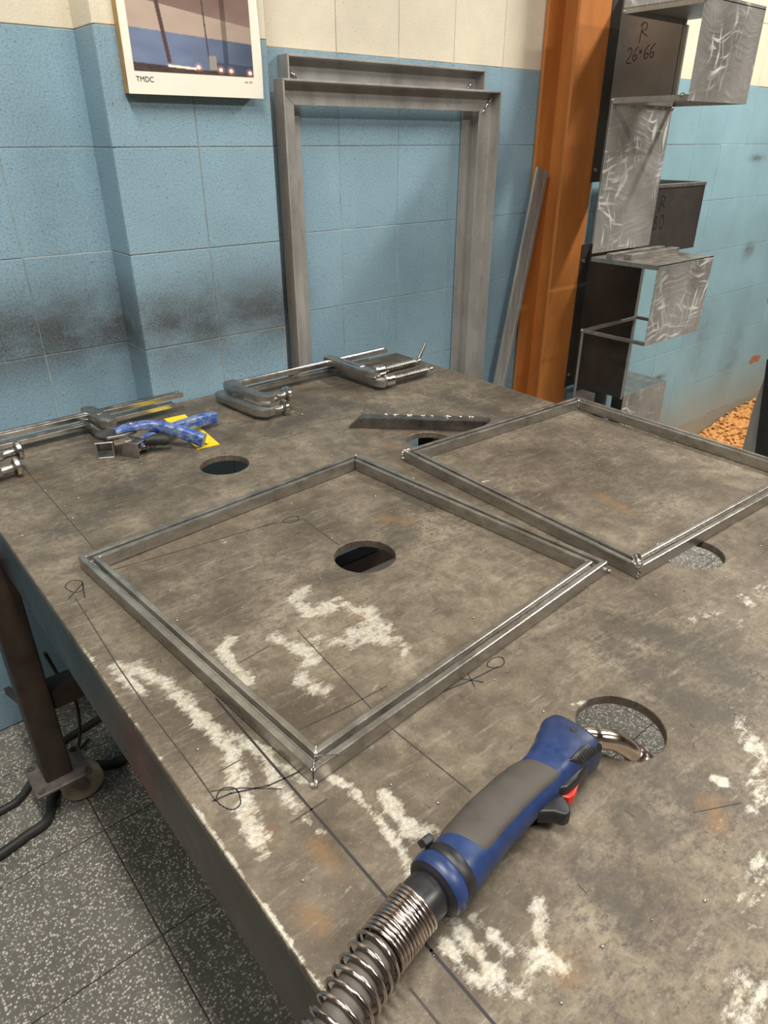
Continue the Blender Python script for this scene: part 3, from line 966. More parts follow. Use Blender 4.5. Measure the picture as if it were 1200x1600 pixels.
# ------------------------------------------------------------------ mitred offcut with a weld seam
off = thing('profile_offcut', 'short mitred steel bar offcut with a row of weld blobs, beside a bench hole', 'bar', (0.95, 1.04, TZ))
off['_base'] = (0.95, 1.04, TZ)
a0 = Vector((0.832, 1.118, TZ + 0.0004)); a1 = Vector((1.028, 0.926, TZ + 0.0004))
dv = (a1 - a0).normalized(); sv = Vector((-dv.y, dv.x, 0))
if sv.y < 0:
    sv = -sv
b = MB()
w, hh = 0.026, 0.024
vs = []
for base, sgn in ((a0, 1), (a1, -1)):
    for k, (ww, z) in enumerate(((0, 0), (w, 0), (w, hh), (0, hh))):
        sh = 0.026 if z > 0 and sgn > 0 else 0.0
        if sgn < 0:
            sh = -0.004 + (0.03 if z > 0 else 0.0)
        vs.append(base + sv * ww + dv * (sh + ww * 0.1) + Vector((0, 0, z)))
b.add(vs, [(0, 1, 2, 3), (7, 6, 5, 4), (0, 4, 5, 1), (1, 5, 6, 2), (2, 6, 7, 3), (3, 7, 4, 0)])
b.build('bar', M['dark_profile'], off, 0.0016, 2)
b = MB()
LL = (a1 - a0).length
for s in (0.04, 0.07, 0.095, 0.125, 0.15, 0.175, 0.20, 0.235, 0.25):
    q = a0 + dv * (s + random.uniform(-0.004, 0.004)) + sv * (w * 0.8) + Vector((0, 0, hh))
    b = MB()
    bead(b, [q, q + dv * random.uniform(0.006, 0.018) + Vector((0, 0, 0.001))], random.uniform(0.0018, 0.0034), s * 50, 4)
    b.build('weld_bead', M['weld'], off, smooth=60)

# ------------------------------------------------------------------ angle-iron frames leaning on the wall
def angle_frame(label, x0, x1, yfront, ztop, depth, face, lean, welds):
    t = thing('angle_iron_frame', label, 'frame', ((x0 + x1) / 2, yfront + depth, 0), 0, 'tall frames against the wall')
    w = x1 - x0; H = ztop; th = 0.005
    zb = 0.0
    # local: x across, y from 0 (back) to -depth (front edge), z up
    def ybk(z):
        return lean * (z - H)
    def bar(kind):
        b = MB()
        hw = w / 2
        if kind in ('L', 'R'):
            s = -1 if kind == 'L' else 1
            # section points (inset from outer edge, y)
            sec = [(0, 0), (face, 0), (face, -th), (th, -th), (th, -depth), (0, -depth)]
            vs = []
            for z, sg in ((0.0, 1), (H, -1)):
                for ins, yy in sec:
                    zz = z + sg * ins
                    vs.append((s * (hw - ins), yy + ybk(zz), zz))
        else:
            sec = [(0, 0), (face, 0), (face, -th), (th, -th), (th, -depth), (0, -depth)]
            vs = []
            for sg in (-1, 1):
                for ins, yy in sec:
                    zz = (H - ins) if kind == 'T' else ins
                    vs.append((sg * (hw - ins - 0.0003), yy + ybk(zz), zz))
        n = 6
        fs = [tuple(range(n)), tuple(range(2 * n - 1, n - 1, -1))] + [(i, n + i, n + (i + 1) % n, (i + 1) % n) for i in range(n)]
        b.add(vs, fs)
        b.build('bar', M['angle'], t, 0.0008)
    for k in 'LRTB':
        bar(k)
    for pts, r in welds:
        b = MB()
        bead(b, [(x, y + ybk(z), z) for x, y, z in pts], r, random.random() * 5, 5)
        b.build('weld_bead', M['weld'], t, smooth=60)
    return t
H1, W1 = 1.447, 0.725
angle_frame('tall angle-iron frame standing in front, leaning on the other frame', 0.986, 1.711, 1.535, H1, 0.040, 0.050, 0.002,
    [([(W1 / 2 - 0.040, -0.007, H1 - 0.055), (W1 / 2 - 0.022, -0.008, H1 - 0.030), (W1 / 2 - 0.012, -0.012, H1 - 0.018)], 0.0055)])
H2, W2 = 1.4985, 0.657
angle_frame('tall angle-iron frame behind the other one, against the wall', 1.029, 1.686, 1.577, H2, 0.040, 0.050, 0.001,
    [([(-W2 / 2 + 0.022, -0.008, H2 - 0.030), (-W2 / 2 + 0.045, -0.008, H2 - 0.046)], 0.006), ([(W2 / 2 - 0.040, -0.007, H2 - 0.046), (W2 / 2 - 0.022, -0.008, H2 - 0.030)], 0.0045)])

# ------------------------------------------------------------------ loose flat bar leaning by the column
fb = MB()
pA = Vector((1.742, 1.575, 0.010)); pB = Vector((1.990, 1.590, 1.245))
fb.sweep([pA, pB], [(-0.031, -0.004), (0.031, -0.004), (0.031, 0.004), (0.017, 0.004), (0.015, 0.0028), (-0.015, 0.0028), (-0.017, 0.004), (-0.031, 0.004)], up=(0, -1, 0))
tag(fb.build('flat_bar', M['galv'], None, 0.0008, origin=(1.742, 1.575, 0)), 'pale galvanised flat bar leaning on the wall left of the orange column', 'bar')

# ------------------------------------------------------------------ sheet-metal shelf unit on the column
X0, X1, X2 = 1.862, 2.166, 2.452
YF, YB, YW = 1.055, 1.275, 1.491
sh = thing('sheet_steel_shelf', 'staggered sheet-steel shelf unit of open boxes fixed by the orange column', 'shelf', (2.05, 1.28, 0.45))
sh['_base'] = (2.05, 1.28, 0.45)
TH = 0.002
def part(name, mat, *box, bevel=0.0, label=None):
    return MB().box(*box).build(name, M[mat], sh, bevel, label=label)
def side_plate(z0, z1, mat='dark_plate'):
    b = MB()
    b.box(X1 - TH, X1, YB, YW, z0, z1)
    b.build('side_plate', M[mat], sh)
    part('lip', 'oxide_and_shade', X1 - 0.05, X1 - TH, YW - TH, YW, z0, z1)
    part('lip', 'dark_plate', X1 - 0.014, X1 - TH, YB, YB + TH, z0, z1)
def bar(x0, x1, y0, y1, z0, z1, mat='sheet_edge'):
    part('rail', mat, x0, x1, y0, y1, z0, z1, bevel=0.0008)
# upper box
ZA0, ZA1 = 1.412, 1.622
side_plate(1.205, 1.72)
part('shelf_plate', 'dark_plate', X0, X1, YF, YB, ZA1, ZA1 + TH)
bar(X0, X0 + 0.004, YF, YB, ZA1 - 0.012, ZA1); bar(X0 + 0.004, X1, YB - 0.004, YB, ZA1 - 0.012, ZA1, 'dark_plate')
bar(X0, X0 + 0.012, YF + TH, YB, ZA0, ZA0 + 0.014); bar(X0 + 0.012, X1, YB - 0.012, YB, ZA0, ZA0 + 0.014, 'dark_plate')
bar(X1 - 0.012, X1, YF + TH, YB - 0.012, ZA0, ZA0 + 0.014, 'dark_plate')
bar(X1 - 0.012, X1, YB - 0.012, YB, ZA0 + 0.014, ZA1 - 0.012, 'dark_plate')
part('front_panel', 'ground0', X0, X1, YF, YF + TH, ZA0, ZA1 + 0.008, label='hand-ground front panel of the upper box')
part('front_panel', 'ground1', X0, X1, YB - 0.0005, YB - 0.0005 + TH, ZA1 + TH, ZA1 + 0.09)
# middle panel
part('front_panel', 'ground2', X0, X1, YB - TH, YB, 1.030, ZA0, label='hand-ground middle panel')
# lower box
ZC0, ZC1 = 0.798, 1.020
side_plate(0.515, 1.014, 'oxide_and_shade')  # same sheet as the upper plate, shade put into its colour
part('shelf_plate', 'sheet_edge', X0, X1, YF, YB, ZC1 - TH, ZC1)
bar(X0, X0 + 0.004, YF, YB, ZC1 - 0.012, ZC1 - TH)
bar(X0, X0 + 0.010, YF + TH, YB, ZC0, ZC0 + 0.010); bar(X0 + 0.010, X1, YB - 0.010, YB, ZC0, ZC0 + 0.010)
bar(X1 - 0.010, X1, YF + TH, YB - 0.010, ZC0, ZC0 + 0.010, 'dark_plate')
bar(X0, X0 + 0.006, YB - 0.006, YB, 0.45, ZC0, 'dark_plate')
part('front_panel', 'ground3', X0, X1, YF, YF + TH, ZC0, ZC1, label='hand-ground front panel of the lower box')
# side boxes reaching to the right
def side_box(z0, z1, mat, lab):
    part('front_panel', mat, X1 + 0.002, X2, YB - TH, YB, z0, z1 - (0.008 if mat == 'oxide_and_shade' else 0), label=lab)
    part('end_panel', 'dark_plate', X2 - TH, X2, YB, YW, z0, z1)
    part('shelf_plate', 'sheet_edge', X1 + 0.002, X2 - TH, YB, YW, z0, z0 + TH)
    if mat == 'oxide_and_shade':
        bar(X1 + 0.002, X2, YB - 0.005, YB + 0.008, z1 - 0.010, z1)
        part('back_panel', 'dark_plate', X1 + 0.002, X2 - TH, YW - TH, YW, z0 + TH, z1)
    else:
        part('shelf_plate', 'sheet_edge', X1 + 0.002, X2 - TH, YB, YW, z1 - TH, z1)
side_box(1.00, 1.205, 'oxide_and_shade', 'dark oxidised panel with marker writing')
side_box(0.28, 0.525, 'ground1', 'hand-ground panel of the bottom box')
# lower support post behind the bench edge
part('post', 'dark_plate', X1 - 0.06, X1 - 0.02, YB + 0.10, YB + 0.16, 0.0, 0.515)
part('post', 'dark_plate', X0 + 0.001, X0 + 0.02, YB - 0.02, YB - 0.006, 0.0, 0.45)
# bolts on the lips
for z in (0.56, 0.96, 1.24):
    b = MB()
    b.prism(circ(0.006, 6), 0, 0.006, Matrix.Translation((X1 - 0.036, YW - TH, z)) @ Matrix.Rotation(math.pi / 2, 4, 'X'))
    b.build('bolt', M['sheet_edge'], sh)
# corner weld blobs
for q in ((X0 + 0.004, YB, ZA0 + 0.008), (X0 + 0.004, YF + 0.02, ZA0 + 0.012), (X0 + 0.004, YB, ZA1 - 0.006), (X1 - 0.02, YB - 0.012, ZA0 - 0.006), (X0 + 0.004, YB, ZC0 + 0.005)):
    MB().ball(q, 0.0065, 8, 6).build('weld_tack', M['sheet_edge'], sh, smooth=60)
# marker writing on the side plate (plane x = X1-TH, seen from -x)
def strokes(name, lines, to3, w, nrm):
    b = MB()
    for pts in lines:
        P = [Vector(to3(*q)) for q in smooth2(pts)]
        for i in range(len(P) - 1):
            d = (P[i + 1] - P[i])
            if d.length < 1e-6:
                continue
            d.normalize()
            s = d.cross(Vector(nrm)).normalized() * w / 2
            e = d * w * 0.3
            b.add([P[i] - s - e, P[i] + s - e, P[i + 1] + s + e, P[i + 1] - s + e], [(0, 1, 2, 3)])
    return b.build(name, M['marker'], sh)
def smooth2(pts, n=4):
    if len(pts) < 3:
        return pts
    return [(q.x, q.y) for q in smooth_path([(a, c, 0) for a, c in pts], n)]
# letters: u to the viewer's right = -Y, v = up
LET = {
 'R': [[(0.15, -0.25), (0.2, 0.4), (0.28, 1.0)], [(0.05, 0.85), (0.35, 1.05), (0.75, 0.9), (0.7, 0.6), (0.3, 0.45), (0.6, 0.3), (0.95, 0.1)]],
 '2': [[(0.1, 0.75), (0.35, 1.0), (0.6, 0.8), (0.45, 0.4), (0.1, 0.0), (0.3, -0.12), (0.65, -0.1)]],
 '6': [[(0.65, 1.0), (0.3, 0.7), (0.15, 0.25), (0.35, 0.0), (0.6, 0.15), (0.55, 0.42), (0.25, 0.3)]],
 'x': [[(0.2, 0.7), (0.5, 0.45)], [(0.45, 0.75), (0.22, 0.42)]],
 '8': [[(0.6, 0.85), (0.3, 0.95), (0.2, 0.7), (0.6, 0.4), (0.5, 0.05), (0.2, 0.1), (0.3, 0.45), (0.65, 0.75)]],
 '0': [[(0.4, 1.0), (0.15, 0.6), (0.25, 0.1), (0.55, 0.05), (0.7, 0.5), (0.5, 0.95), (0.35, 1.0)]],
}
def write(txt, y0, z0, size, adv):
    for k, ch in enumerate(txt):
        yy = y0 - k * adv
        zz = z0 - (-0.000) + k * 0.0012
        strokes('marker_writing', LET[ch], lambda u_, v_, yy=yy, zz=zz: (X1 - TH - 0.0005, yy - u_ * size * 0.8, zz + v_ * size), 0.0022, (1, 0, 0))
write('R', 1.419, 1.590, 0.038, 0.03)
write('26x66', 1.452, 1.535, 0.035, 0.0185)
def write_front(txt, x0, z0, size, adv):
    for k, ch in enumerate(txt):
        xx = x0 + k * adv
        strokes('marker_writing', LET[ch], lambda u_, v_, xx=xx: (xx + u_ * size, YB - TH - 0.0005, z0 + v_ * size), 0.0028, (0, 1, 0))
write_front('R', 2.185, 1.135, 0.036, 0.03)
write_front('80', 2.165, 1.075, 0.04, 0.035)

# two loose strips lying on the lower box
for (xa, ya, xb, yb_, w_, lab) in ((1.875, 1.222, 2.155, 1.222, 0.022, 'narrow steel strip on the shelf, nearest the middle panel'),
                                  (1.90, 1.178, 2.160, 1.178, 0.026, 'narrow steel strip on the shelf, set forward of the other strip')):
    b = MB().box(xa, xb, ya - w_ / 2, ya + w_ / 2, ZC1, ZC1 + 0.014)
    o = b.build('steel_strip', M['sheet_edge'], None, 0.001, origin=((xa + xb) / 2, ya, ZC1))
    tag(o, lab, 'strip', 'strips on the shelf')

# ------------------------------------------------------------------ bar clamps
def make_clamp(label, origin, rotz, length, slide, arm, screw, tommy, group, z, sarm=None):
    """lying on its side: bar along +x at y=0, arms toward -y"""
    t = thing('bar_clamp', label, 'clamp', (origin[0], origin[1], z), rotz, group)
    # grooved rail
    sec = [(-0.011, -0.005), (0.011, -0.005), (0.011, 0.005), (0.005, 0.005), (0.003, 0.0022), (-0.003, 0.0022), (-0.005, 0.005), (-0.011, 0.005)]
    MB().sweep([(0.005, 0, 0), (length, 0, 0)], sec, up=(0, 0, 1)).build('rail', M['chrome'], t, 0.001, 2)
    # fixed arm
    po = [(-0.022, 0.006), (-0.014, 0.014), (0.014, 0.014), (0.016, -0.012), (0.006, -0.03), (0.012, -arm + 0.03), (0.03, -arm + 0.012), (0.032, -arm - 0.008), (0.006, -arm - 0.012), (-0.012, -arm + 0.012), (-0.022, -0.02)]
    MB().prism(po, -0.009, 0.009).build('fixed_arm', M['cast'], t, 0.004, 2, smooth=35)
    neck = MB()
    neck.tube([(0.03, -arm, 0), (0.048, -arm, 0), (0.052, -arm, 0)], [0.0085, 0.0075, 0.010], 12)
    neck.build('pad_pin', M['cast'], t, smooth=40)
    pad = MB()
    pad.tube([(0.050, -arm, 0.001), (0.054, -arm, 0.001), (0.060, -arm, 0.001), (0.0625, -arm, 0.001)], [0.009, 0.0165, 0.0175, 0.0155], 20)
    pad.build('pad', M['chrome'], t, smooth=35)
    # sliding arm
    fixed_reach = arm
    arm = sarm or arm
    po = [(slide - 0.016, 0.030), (slide - 0.002, 0.034), (slide + 0.012, 0.022), (slide + 0.016, -0.02), (slide + 0.018, -arm + 0.02), (slide + 0.018, -arm - 0.012), (slide - 0.002, -arm - 0.020), (slide - 0.014, -arm), (slide - 0.014, -0.03)]
    MB().prism(po, -0.0095, 0.0095).build('sliding_arm', M['cast'], t, 0.004, 2, smooth=35)
    rb = [(slide - 0.006, -0.03), (slide + 0.008, -0.03), (slide + 0.009, -arm + 0.03), (slide - 0.004, -arm + 0.03)]
    MB().prism(rb, 0.0092, 0.0112).build('arm_rib', M['chrome'], t, 0.0008)
    if screw > 0:
        y = -arm
        MB().tube([(slide + 0.016, y, 0), (slide + 0.020, y, 0), (slide + 0.040, y, 0), (slide + 0.042, y, 0)], [0.012, 0.0150, 0.0150, 0.012], 16).build('screw_nut', M['chrome'], t, smooth=35)
        path, rad = [], []
        n = int(screw / 0.0038)
        for k in range(n + 1):
            path.append((slide + 0.042 + k * 0.0038, y, 0)); rad.append(0.0112 if k % 2 else 0.0084)
        MB().tube(path, rad, 14).build('screw', M['thread'], t)
        e = slide + 0.042 + screw
        MB().tube([(e, y, 0), (e + 0.003, y, 0), (e + 0.018, y, 0), (e + 0.02, y, 0)], [0.006, 0.008, 0.008, 0.006], 14).build('screw_head', M['chrome'], t, smooth=35)
        if tommy:
            MB().tube([(e + 0.014, y, -0.008), (e + 0.020, y + 0.001, 0.008), (e + 0.042, y + 0.003, 0.040)], 0.0042, 10).build('tommy_bar', M['chrome'], t, smooth=40)
    return t
GC = 'bar clamps along the far edge of the bench'
make_clamp('lower steel bar clamp of the pair near the bench corner, flat on the bench', (0.712, 1.436), math.radians(0.8), 0.44, 0.335, 0.165, 0.115, False, GC, TZ + 0.0178)
make_clamp('upper steel bar clamp of the pair near the bench corner, with upright screw handle', (0.733, 1.432), math.radians(1.0), 0.47, 0.300, 0.140, 0.105, True, GC, TZ + 0.0385)
make_clamp('lower steel bar clamp at the left, flat on the bench behind the blue pliers', (0.163, 1.437), math.radians(2.0), 0.43, 0.245, 0.128, 0.0, False, GC, TZ + 0.0178, 0.085)
make_clamp('upper steel bar clamp at the left, longest bar ending by the wall', (0.178, 1.437), math.radians(1.6), 0.435, 0.236, 0.105, 0.0, False, GC, TZ + 0.0385, 0.068)

# ------------------------------------------------------------------ blue-handled clamp pliers
pl = thing('clamp_pliers', 'open clamp pliers with two worn blue handles and square steel jaws', 'pliers', (0.45, 1.29, TZ))
pl['_base'] = (0.45, 1.29, TZ)
def handle(pts, ws, hs, name='handle'):
    path = smooth_path(pts, 6)
    n = len(path)
    secs = []
    for i in range(n):
        f_ = i / (n - 1) * (len(ws) - 1)
        k = min(int(f_), len(ws) - 2)
        a = f_ - k
        secs.append(rrect(ws[k] * (1 - a) + ws[k + 1] * a, hs[k] * (1 - a) + hs[k + 1] * a, 0.0042, 3))
    return MB().sweep(path, secs, up=(0, 0, 1)).build(name, M['tool_blue'], pl, smooth=40)
h1 = handle([(0.432, 1.262, TZ + 0.022), (0.468, 1.283, TZ + 0.026), (0.512, 1.292, TZ + 0.026), (0.57, 1.302, TZ + 0.024), (0.622, 1.312, TZ + 0.020)], [0.016, 0.017, 0.016, 0.018, 0.021, 0.018], [0.012, 0.014, 0.016, 0.02, 0.024, 0.022])
h2 = handle([(0.405, 1.300, TZ + 0.045), (0.44, 1.298, TZ + 0.047), (0.478, 1.284, TZ + 0.044), (0.512, 1.248, TZ + 0.034), (0.545, 1.210, TZ + 0.018)], [0.022, 0.024, 0.020, 0.02, 0.02], [0.010, 0.012, 0.018, 0.022, 0.024])
MB().tube([(0.447, 1.262, TZ + 0.026), (0.462, 1.258, TZ + 0.026), (0.482, 1.249, TZ + 0.024), (0.489, 1.244, TZ + 0.024)], [0.007, 0.0105, 0.0115, 0.008], 12).build('grip_sleeve', M['black_rubber'], pl, smooth=40)
MB().prism([(0.372, 1.318), (0.385, 1.288), (0.418, 1.284), (0.446, 1.292), (0.448, 1.312), (0.415, 1.334), (0.385, 1.338)], TZ + 0.034, TZ + 0.041).build('head_plate', M['thread'], pl, 0.0015)
MB().prism(circ(0.007, 12), TZ + 0.041, TZ + 0.056, Matrix.Translation((0.438, 1.3, 0))).build('pivot', M['chrome'], pl, 0.001)
def square_channel(c, yaw, s, d):
    b = MB()
    tw = 0.0028
    R = Matrix.Translation(c) @ Matrix.Rotation(yaw, 4, 'Z')
    hs = s / 2
    outer = [(-hs, -hs), (hs, -hs), (hs, hs), (-hs, hs)]
    inner = [(x * (hs - tw) / hs, z * (hs - tw) / hs) for x, z in outer]
    vs = [R @ Vector((x, y, z)) for y in (-d / 2, d / 2) for loop in (outer, inner) for x, z in loop]
    fs = []
    for k in range(4):
        l = (k + 1) % 4
        fs += [(k, l, 4 + l, 4 + k), (8 + k, 12 + k, 12 + l, 8 + l), (k, 8 + k, 8 + l, l), (4 + k, 4 + l, 12 + l, 12 + k)]
    b.add(vs, fs)
    return b.build('jaw', M['cast'], pl, 0.0005)
square_channel(Vector((0.384, 1.303, TZ + 0.0165)), -0.45, 0.033, 0.036)
square_channel(Vector((0.428, 1.272, TZ + 0.0152)), 0.55, 0.030, 0.040)
MB().tube(smooth_path([(0.43, 1.262, TZ + 0.014), (0.455, 1.262, TZ + 0.014), (0.47, 1.264, TZ + 0.016)], 6), [0.0062 if k % 2 else 0.0048 for k in range(13)], 10).build('screw', M['thread'], pl)
MB().box(0.392, 0.426, 1.272, 1.284, TZ + 0.026, TZ + 0.034).build('jaw_tip', M['chrome'], pl, 0.0015)

# ------------------------------------------------------------------ yellow plastic card
yc = MB()
yp = [Vector((0.531, 1.214, 0)), Vector((0.577, 1.210, 0)), Vector((0.600, 1.415, 0)), Vector((0.552, 1.418, 0))]
yc.prism([(q.x, q.y) for q in yp], TZ + 0.0004, TZ + 0.0019)
card = thing('yellow_card', 'bright yellow plastic card lying under the blue pliers', 'card', (0.565, 1.31, TZ))
card['_base'] = (0.565, 1.31, TZ)
yc.build('sheet', M['yellow'], card)
for x, y, r in ((0.556, 1.228, 0.0035), (0.549, 1.228, 0.0012), (0.563, 1.228, 0.0012)):
    MB().prism(circ(r, 14), TZ + 0.0019, TZ + 0.0021, Matrix.Translation((x, y, 0))).build('hole', M['ink'], card)
b = MB()
for k in range(3):
    ribbon(b, [(0.567, 1.375 + k * 0.008), (0.590, 1.373 + k * 0.008)], 0.0018, TZ + 0.0021)
b.build('printed_lines', M['wood'], card)

# ------------------------------------------------------------------ welding torch
to = thing('welding_torch', 'blue and grey welding torch with spring-wrapped hose, nozzle in the bench hole', 'torch', (0.36, 0.25, TZ))
to['_base'] = (0.36, 0.25, TZ)
TCZ = TZ + 0.0265
A0 = Vector((0.262, 0.237, TCZ)); ax = Vector((0.995, 0.094, 0.0)).normalized(); ay = Vector((-ax.y, ax.x, 0)); az = Vector((0, 0, 1))
def tl(s, y=0, z=0):
    return A0 + ax * s + ay * y + az * z
# handle body: loft of rounded sections (s along axis, centre offset y, half width y, half height z)
BODY = [(0.000, 0.000, 0.0235, 0.0235, 2.0), (0.010, 0.000, 0.0245, 0.0240, 2.0), (0.030, 0.002, 0.0240, 0.0235, 2.2), (0.060, 0.004, 0.0235, 0.0230, 2.3), (0.090, 0.004, 0.0230, 0.0225, 2.3),
        (0.112, 0.003, 0.0225, 0.0220, 2.3), (0.126, 0.001, 0.0220, 0.0220, 2.3), (0.138, 0.000, 0.0225, 0.0225, 2.4), (0.154, 0.001, 0.0240, 0.0240, 2.6), (0.170, 0.003, 0.0270, 0.0250, 2.9),
        (0.183, 0.004, 0.0300, 0.0250, 3.2), (0.192, 0.003, 0.0295, 0.0240, 3.3), (0.197, 0.002, 0.0265, 0.0205, 3.0), (0.199, 0.001, 0.0210, 0.0150, 2.6)]
def superell(a, b_, p, n=32):
    out = []
    for k in range(n):
        t_ = 2 * math.pi * k / n
        c_, s_ = math.cos(t_), math.sin(t_)
        out.append((a * math.copysign(abs(c_) ** (2 / p), c_), b_ * math.copysign(abs(s_) ** (2 / p), s_)))
    return out
def body_at(s):
    for i in range(len(BODY) - 1):
        if BODY[i][0] <= s <= BODY[i + 1][0]:
            f_ = (s - BODY[i][0]) / (BODY[i + 1][0] - BODY[i][0])
            f_ = f_ * f_ * (3 - 2 * f_) if i > 0 else f_
            return [BODY[i][k] * (1 - f_) + BODY[i + 1][k] * f_ for k in range(5)]
    return list(BODY[-1])
def body_pt(s, th, grow=0.0):
    _, cy, hw, hz, p = body_at(s)
    c_, s_ = math.cos(th), math.sin(th)
    y = (hw + grow) * math.copysign(abs(c_) ** (2 / p), c_)
    z = (hz + grow) * math.copysign(abs(s_) ** (2 / p), s_)
    return tl(s, cy + y, z)
b = MB()
ns, na = 64, 40
ss = [0.199 * i / ns for i in range(ns + 1)]
vs = [body_pt(s, 2 * math.pi * k / na) for s in ss for k in range(na)]
fs = [(i * na + k, i * na + (k + 1) % na, (i + 1) * na + (k + 1) % na, (i + 1) * na + k) for i in range(ns) for k in range(na)]
fs += [tuple(range(na))[::-1], tuple(ns * na + k for k in range(na))]
b.add(vs, fs)
body = b.build('handle_body', M['torch_blue'], to, smooth=50)
# rubber grip pads on the upper and lower face of the lying handle
def patch(s0, s1, th0, th1, grow, name, mat, parent, taper=0.0, n=(26, 14)):
    bb = MB()
    V_, F_ = [], []
    for i in range(n[0] + 1):
        f_ = i / n[0]
        s = s0 + (s1 - s0) * f_
        e = min(1.0, math.sqrt(max(0.0, 1 - (abs(2 * f_ - 1)) ** 8)) * 1.0 + 0.02)
        mid = (th0 + th1) / 2 + taper * (f_ - 0.5)
        hw = (th1 - th0) / 2 * (0.82 + 0.18 * e)
        for k in range(n[1] + 1):
            g = k / n[1]
            edge = min(f_, 1 - f_) * n[0] > 0.5 and 0 < k < n[1]
            V_.append(body_pt(min(s + (0.012 * (g - 0.5) if True else 0), 0.199), mid - hw + 2 * hw * g, grow if edge else -0.0006))
    for i in range(n[0]):
        for k in range(n[1]):
            a = i * (n[1] + 1) + k
            F_.append((a, a + 1, a + n[1] + 2, a + n[1] + 1))
    bb.add(V_, F_)
    return bb.build(name, mat, parent, smooth=60)
patch(0.020, 0.132, math.radians(22), math.radians(142), 0.0009, 'grip_pad', M['torch_grip'], to)
patch(0.020, 0.132, math.radians(218), math.radians(338), 0.0009, 'grip_pad', M['torch_grip'], to)
# badge recess on the head
badge = patch(0.156, 0.184, math.radians(122), math.radians(160), 0.0012, 'badge', M['torch_black'], body, n=(16, 18))
bb = MB()
for k in range(7):
    p0 = body_pt(0.162 + k * 0.0030, math.radians(132), 0.0017); p1 = body_pt(0.164 + k * 0.0030, math.radians(150), 0.0017)
    bb.tube([p0, p1], 0.0004, 5)
bb.build('embossing', M['torch_grip'], body)
# screw holes
for s, th in ((0.184, 92), (0.190, 152)):
    q = body_pt(s, math.radians(th)); q2 = body_pt(s, math.radians(th), 0.0012); nrm = (q2 - q).normalized()
    bb = MB()
    Rm = Matrix.Translation(q - nrm * 0.0012) @ nrm.to_track_quat('Z', 'Y').to_matrix().to_4x4()
    bb.prism(circ(0.0036, 14), 0, 0.0018, Rm)
    bb.build('screw_recess', M['torch_black'], body)
# rear collar, lock lever and cuff
def ring(s0, s1, r0, r1, name, mat, off=0.0, n=32, bulge=0.0):
    bb = MB()
    path = [tl(s0 + (s1 - s0) * k / 4, off) for k in range(5)]
    rad = [r0 * 0.96, r0 + bulge, (r0 + r1) / 2 + bulge, r1 + bulge, r1 * 0.96]
    bb.tube(path, rad, n)
    return bb.build(name, mat, to, smooth=45)
ring(-0.002, 0.008, 0.0258, 0.0256, 'black_band', M['torch_black'])
ring(-0.015, -0.002, 0.0250, 0.0255, 'blue_ring', M['torch_blue'], bulge=0.0008)
ring(-0.0185, -0.015, 0.0225, 0.0245, 'inner_ring', M['torch_black'])
bb = MB()
q = tl(0.003, 0.0225, 0.0125)
bb.prism([(-0.006, -0.005), (0.006, -0.005), (0.006, 0.005), (-0.006, 0.005)], 0, 0.007, Matrix.Translation(q) @ Vector((0, 0.87, 0.5)).to_track_quat('Z', 'X').to_matrix().to_4x4())
bb.build('lock_tab', M['torch_black'], to, 0.0015, 2)
ring(-0.040, -0.0185, 0.0185, 0.0190, 'cuff', M['torch_black'])
# trigger
bb = MB()
bb.prism([(0.100, -0.018), (0.110, -0.028), (0.114, -0.037), (0.121, -0.039), (0.127, -0.033), (0.131, -0.024), (0.136, -0.016)], -0.0085, 0.0075,
         Matrix.Translation(tl(0, 0, -0.006)) @ Matrix(((ax.x, ay.x, 0, 0), (ax.y, ay.y, 0, 0), (0, 0, 1, 0), (0, 0, 0, 1))))
bb.build('trigger', M['torch_black'], to, 0.0025, 3, smooth=50)
bb = MB()
bb.prism([(0.128, -0.018), (0.134, -0.029), (0.140, -0.0305), (0.156, -0.026), (0.166, -0.020)], -0.006, 0.006,
         Matrix.Translation(tl(0, 0, -0.007)) @ Matrix(((ax.x, ay.x, 0, 0), (ax.y, ay.y, 0, 0), (0, 0, 1, 0), (0, 0, 0, 1))))
bb.build('trigger_insert', M['torch_red'], to, 0.001, 2)
bb = MB()
bb.prism([(0.118, -0.012), (0.135, -0.026), (0.150, -0.027), (0.185, -0.023), (0.190, -0.012)], -0.014, 0.012,
         Matrix.Translation(tl(0, 0, -0.003)) @ Matrix(((ax.x, ay.x, 0, 0), (ax.y, ay.y, 0, 0), (0, 0, 1, 0), (0, 0, 0, 1))))
bb.build('trigger_guard', M['torch_black'], to, 0.004, 3, smooth=50)
# swan neck into the hole
npth = smooth_path([tl(0.190, 0.000, 0.0), tl(0.202, -0.001, 0.001), (0.477, 0.248, TZ + 0.024), (0.492, 0.238, TZ + 0.019), (0.504, 0.229, TZ + 0.009), (0.512, 0.222, TZ - 0.002)], 6)
MB().tube(npth, [0.0108 if i < 12 else 0.0100 for i in range(len(npth))], 18).build('swan_neck', M['copper_neck'], to, smooth=50)
e0 = Vector((0.512, 0.222, TZ - 0.002)); ed = (e0 - Vector((0.504, 0.229, TZ + 0.009))).normalized()
npath = [e0 + ed * (0.003 * k - 0.004) for k in range(14)]
MB().tube(npath, [0.0116 if k % 3 else 0.0100 for k in range(14)], 18).build('nozzle', M['nozzle'], to, smooth=30)
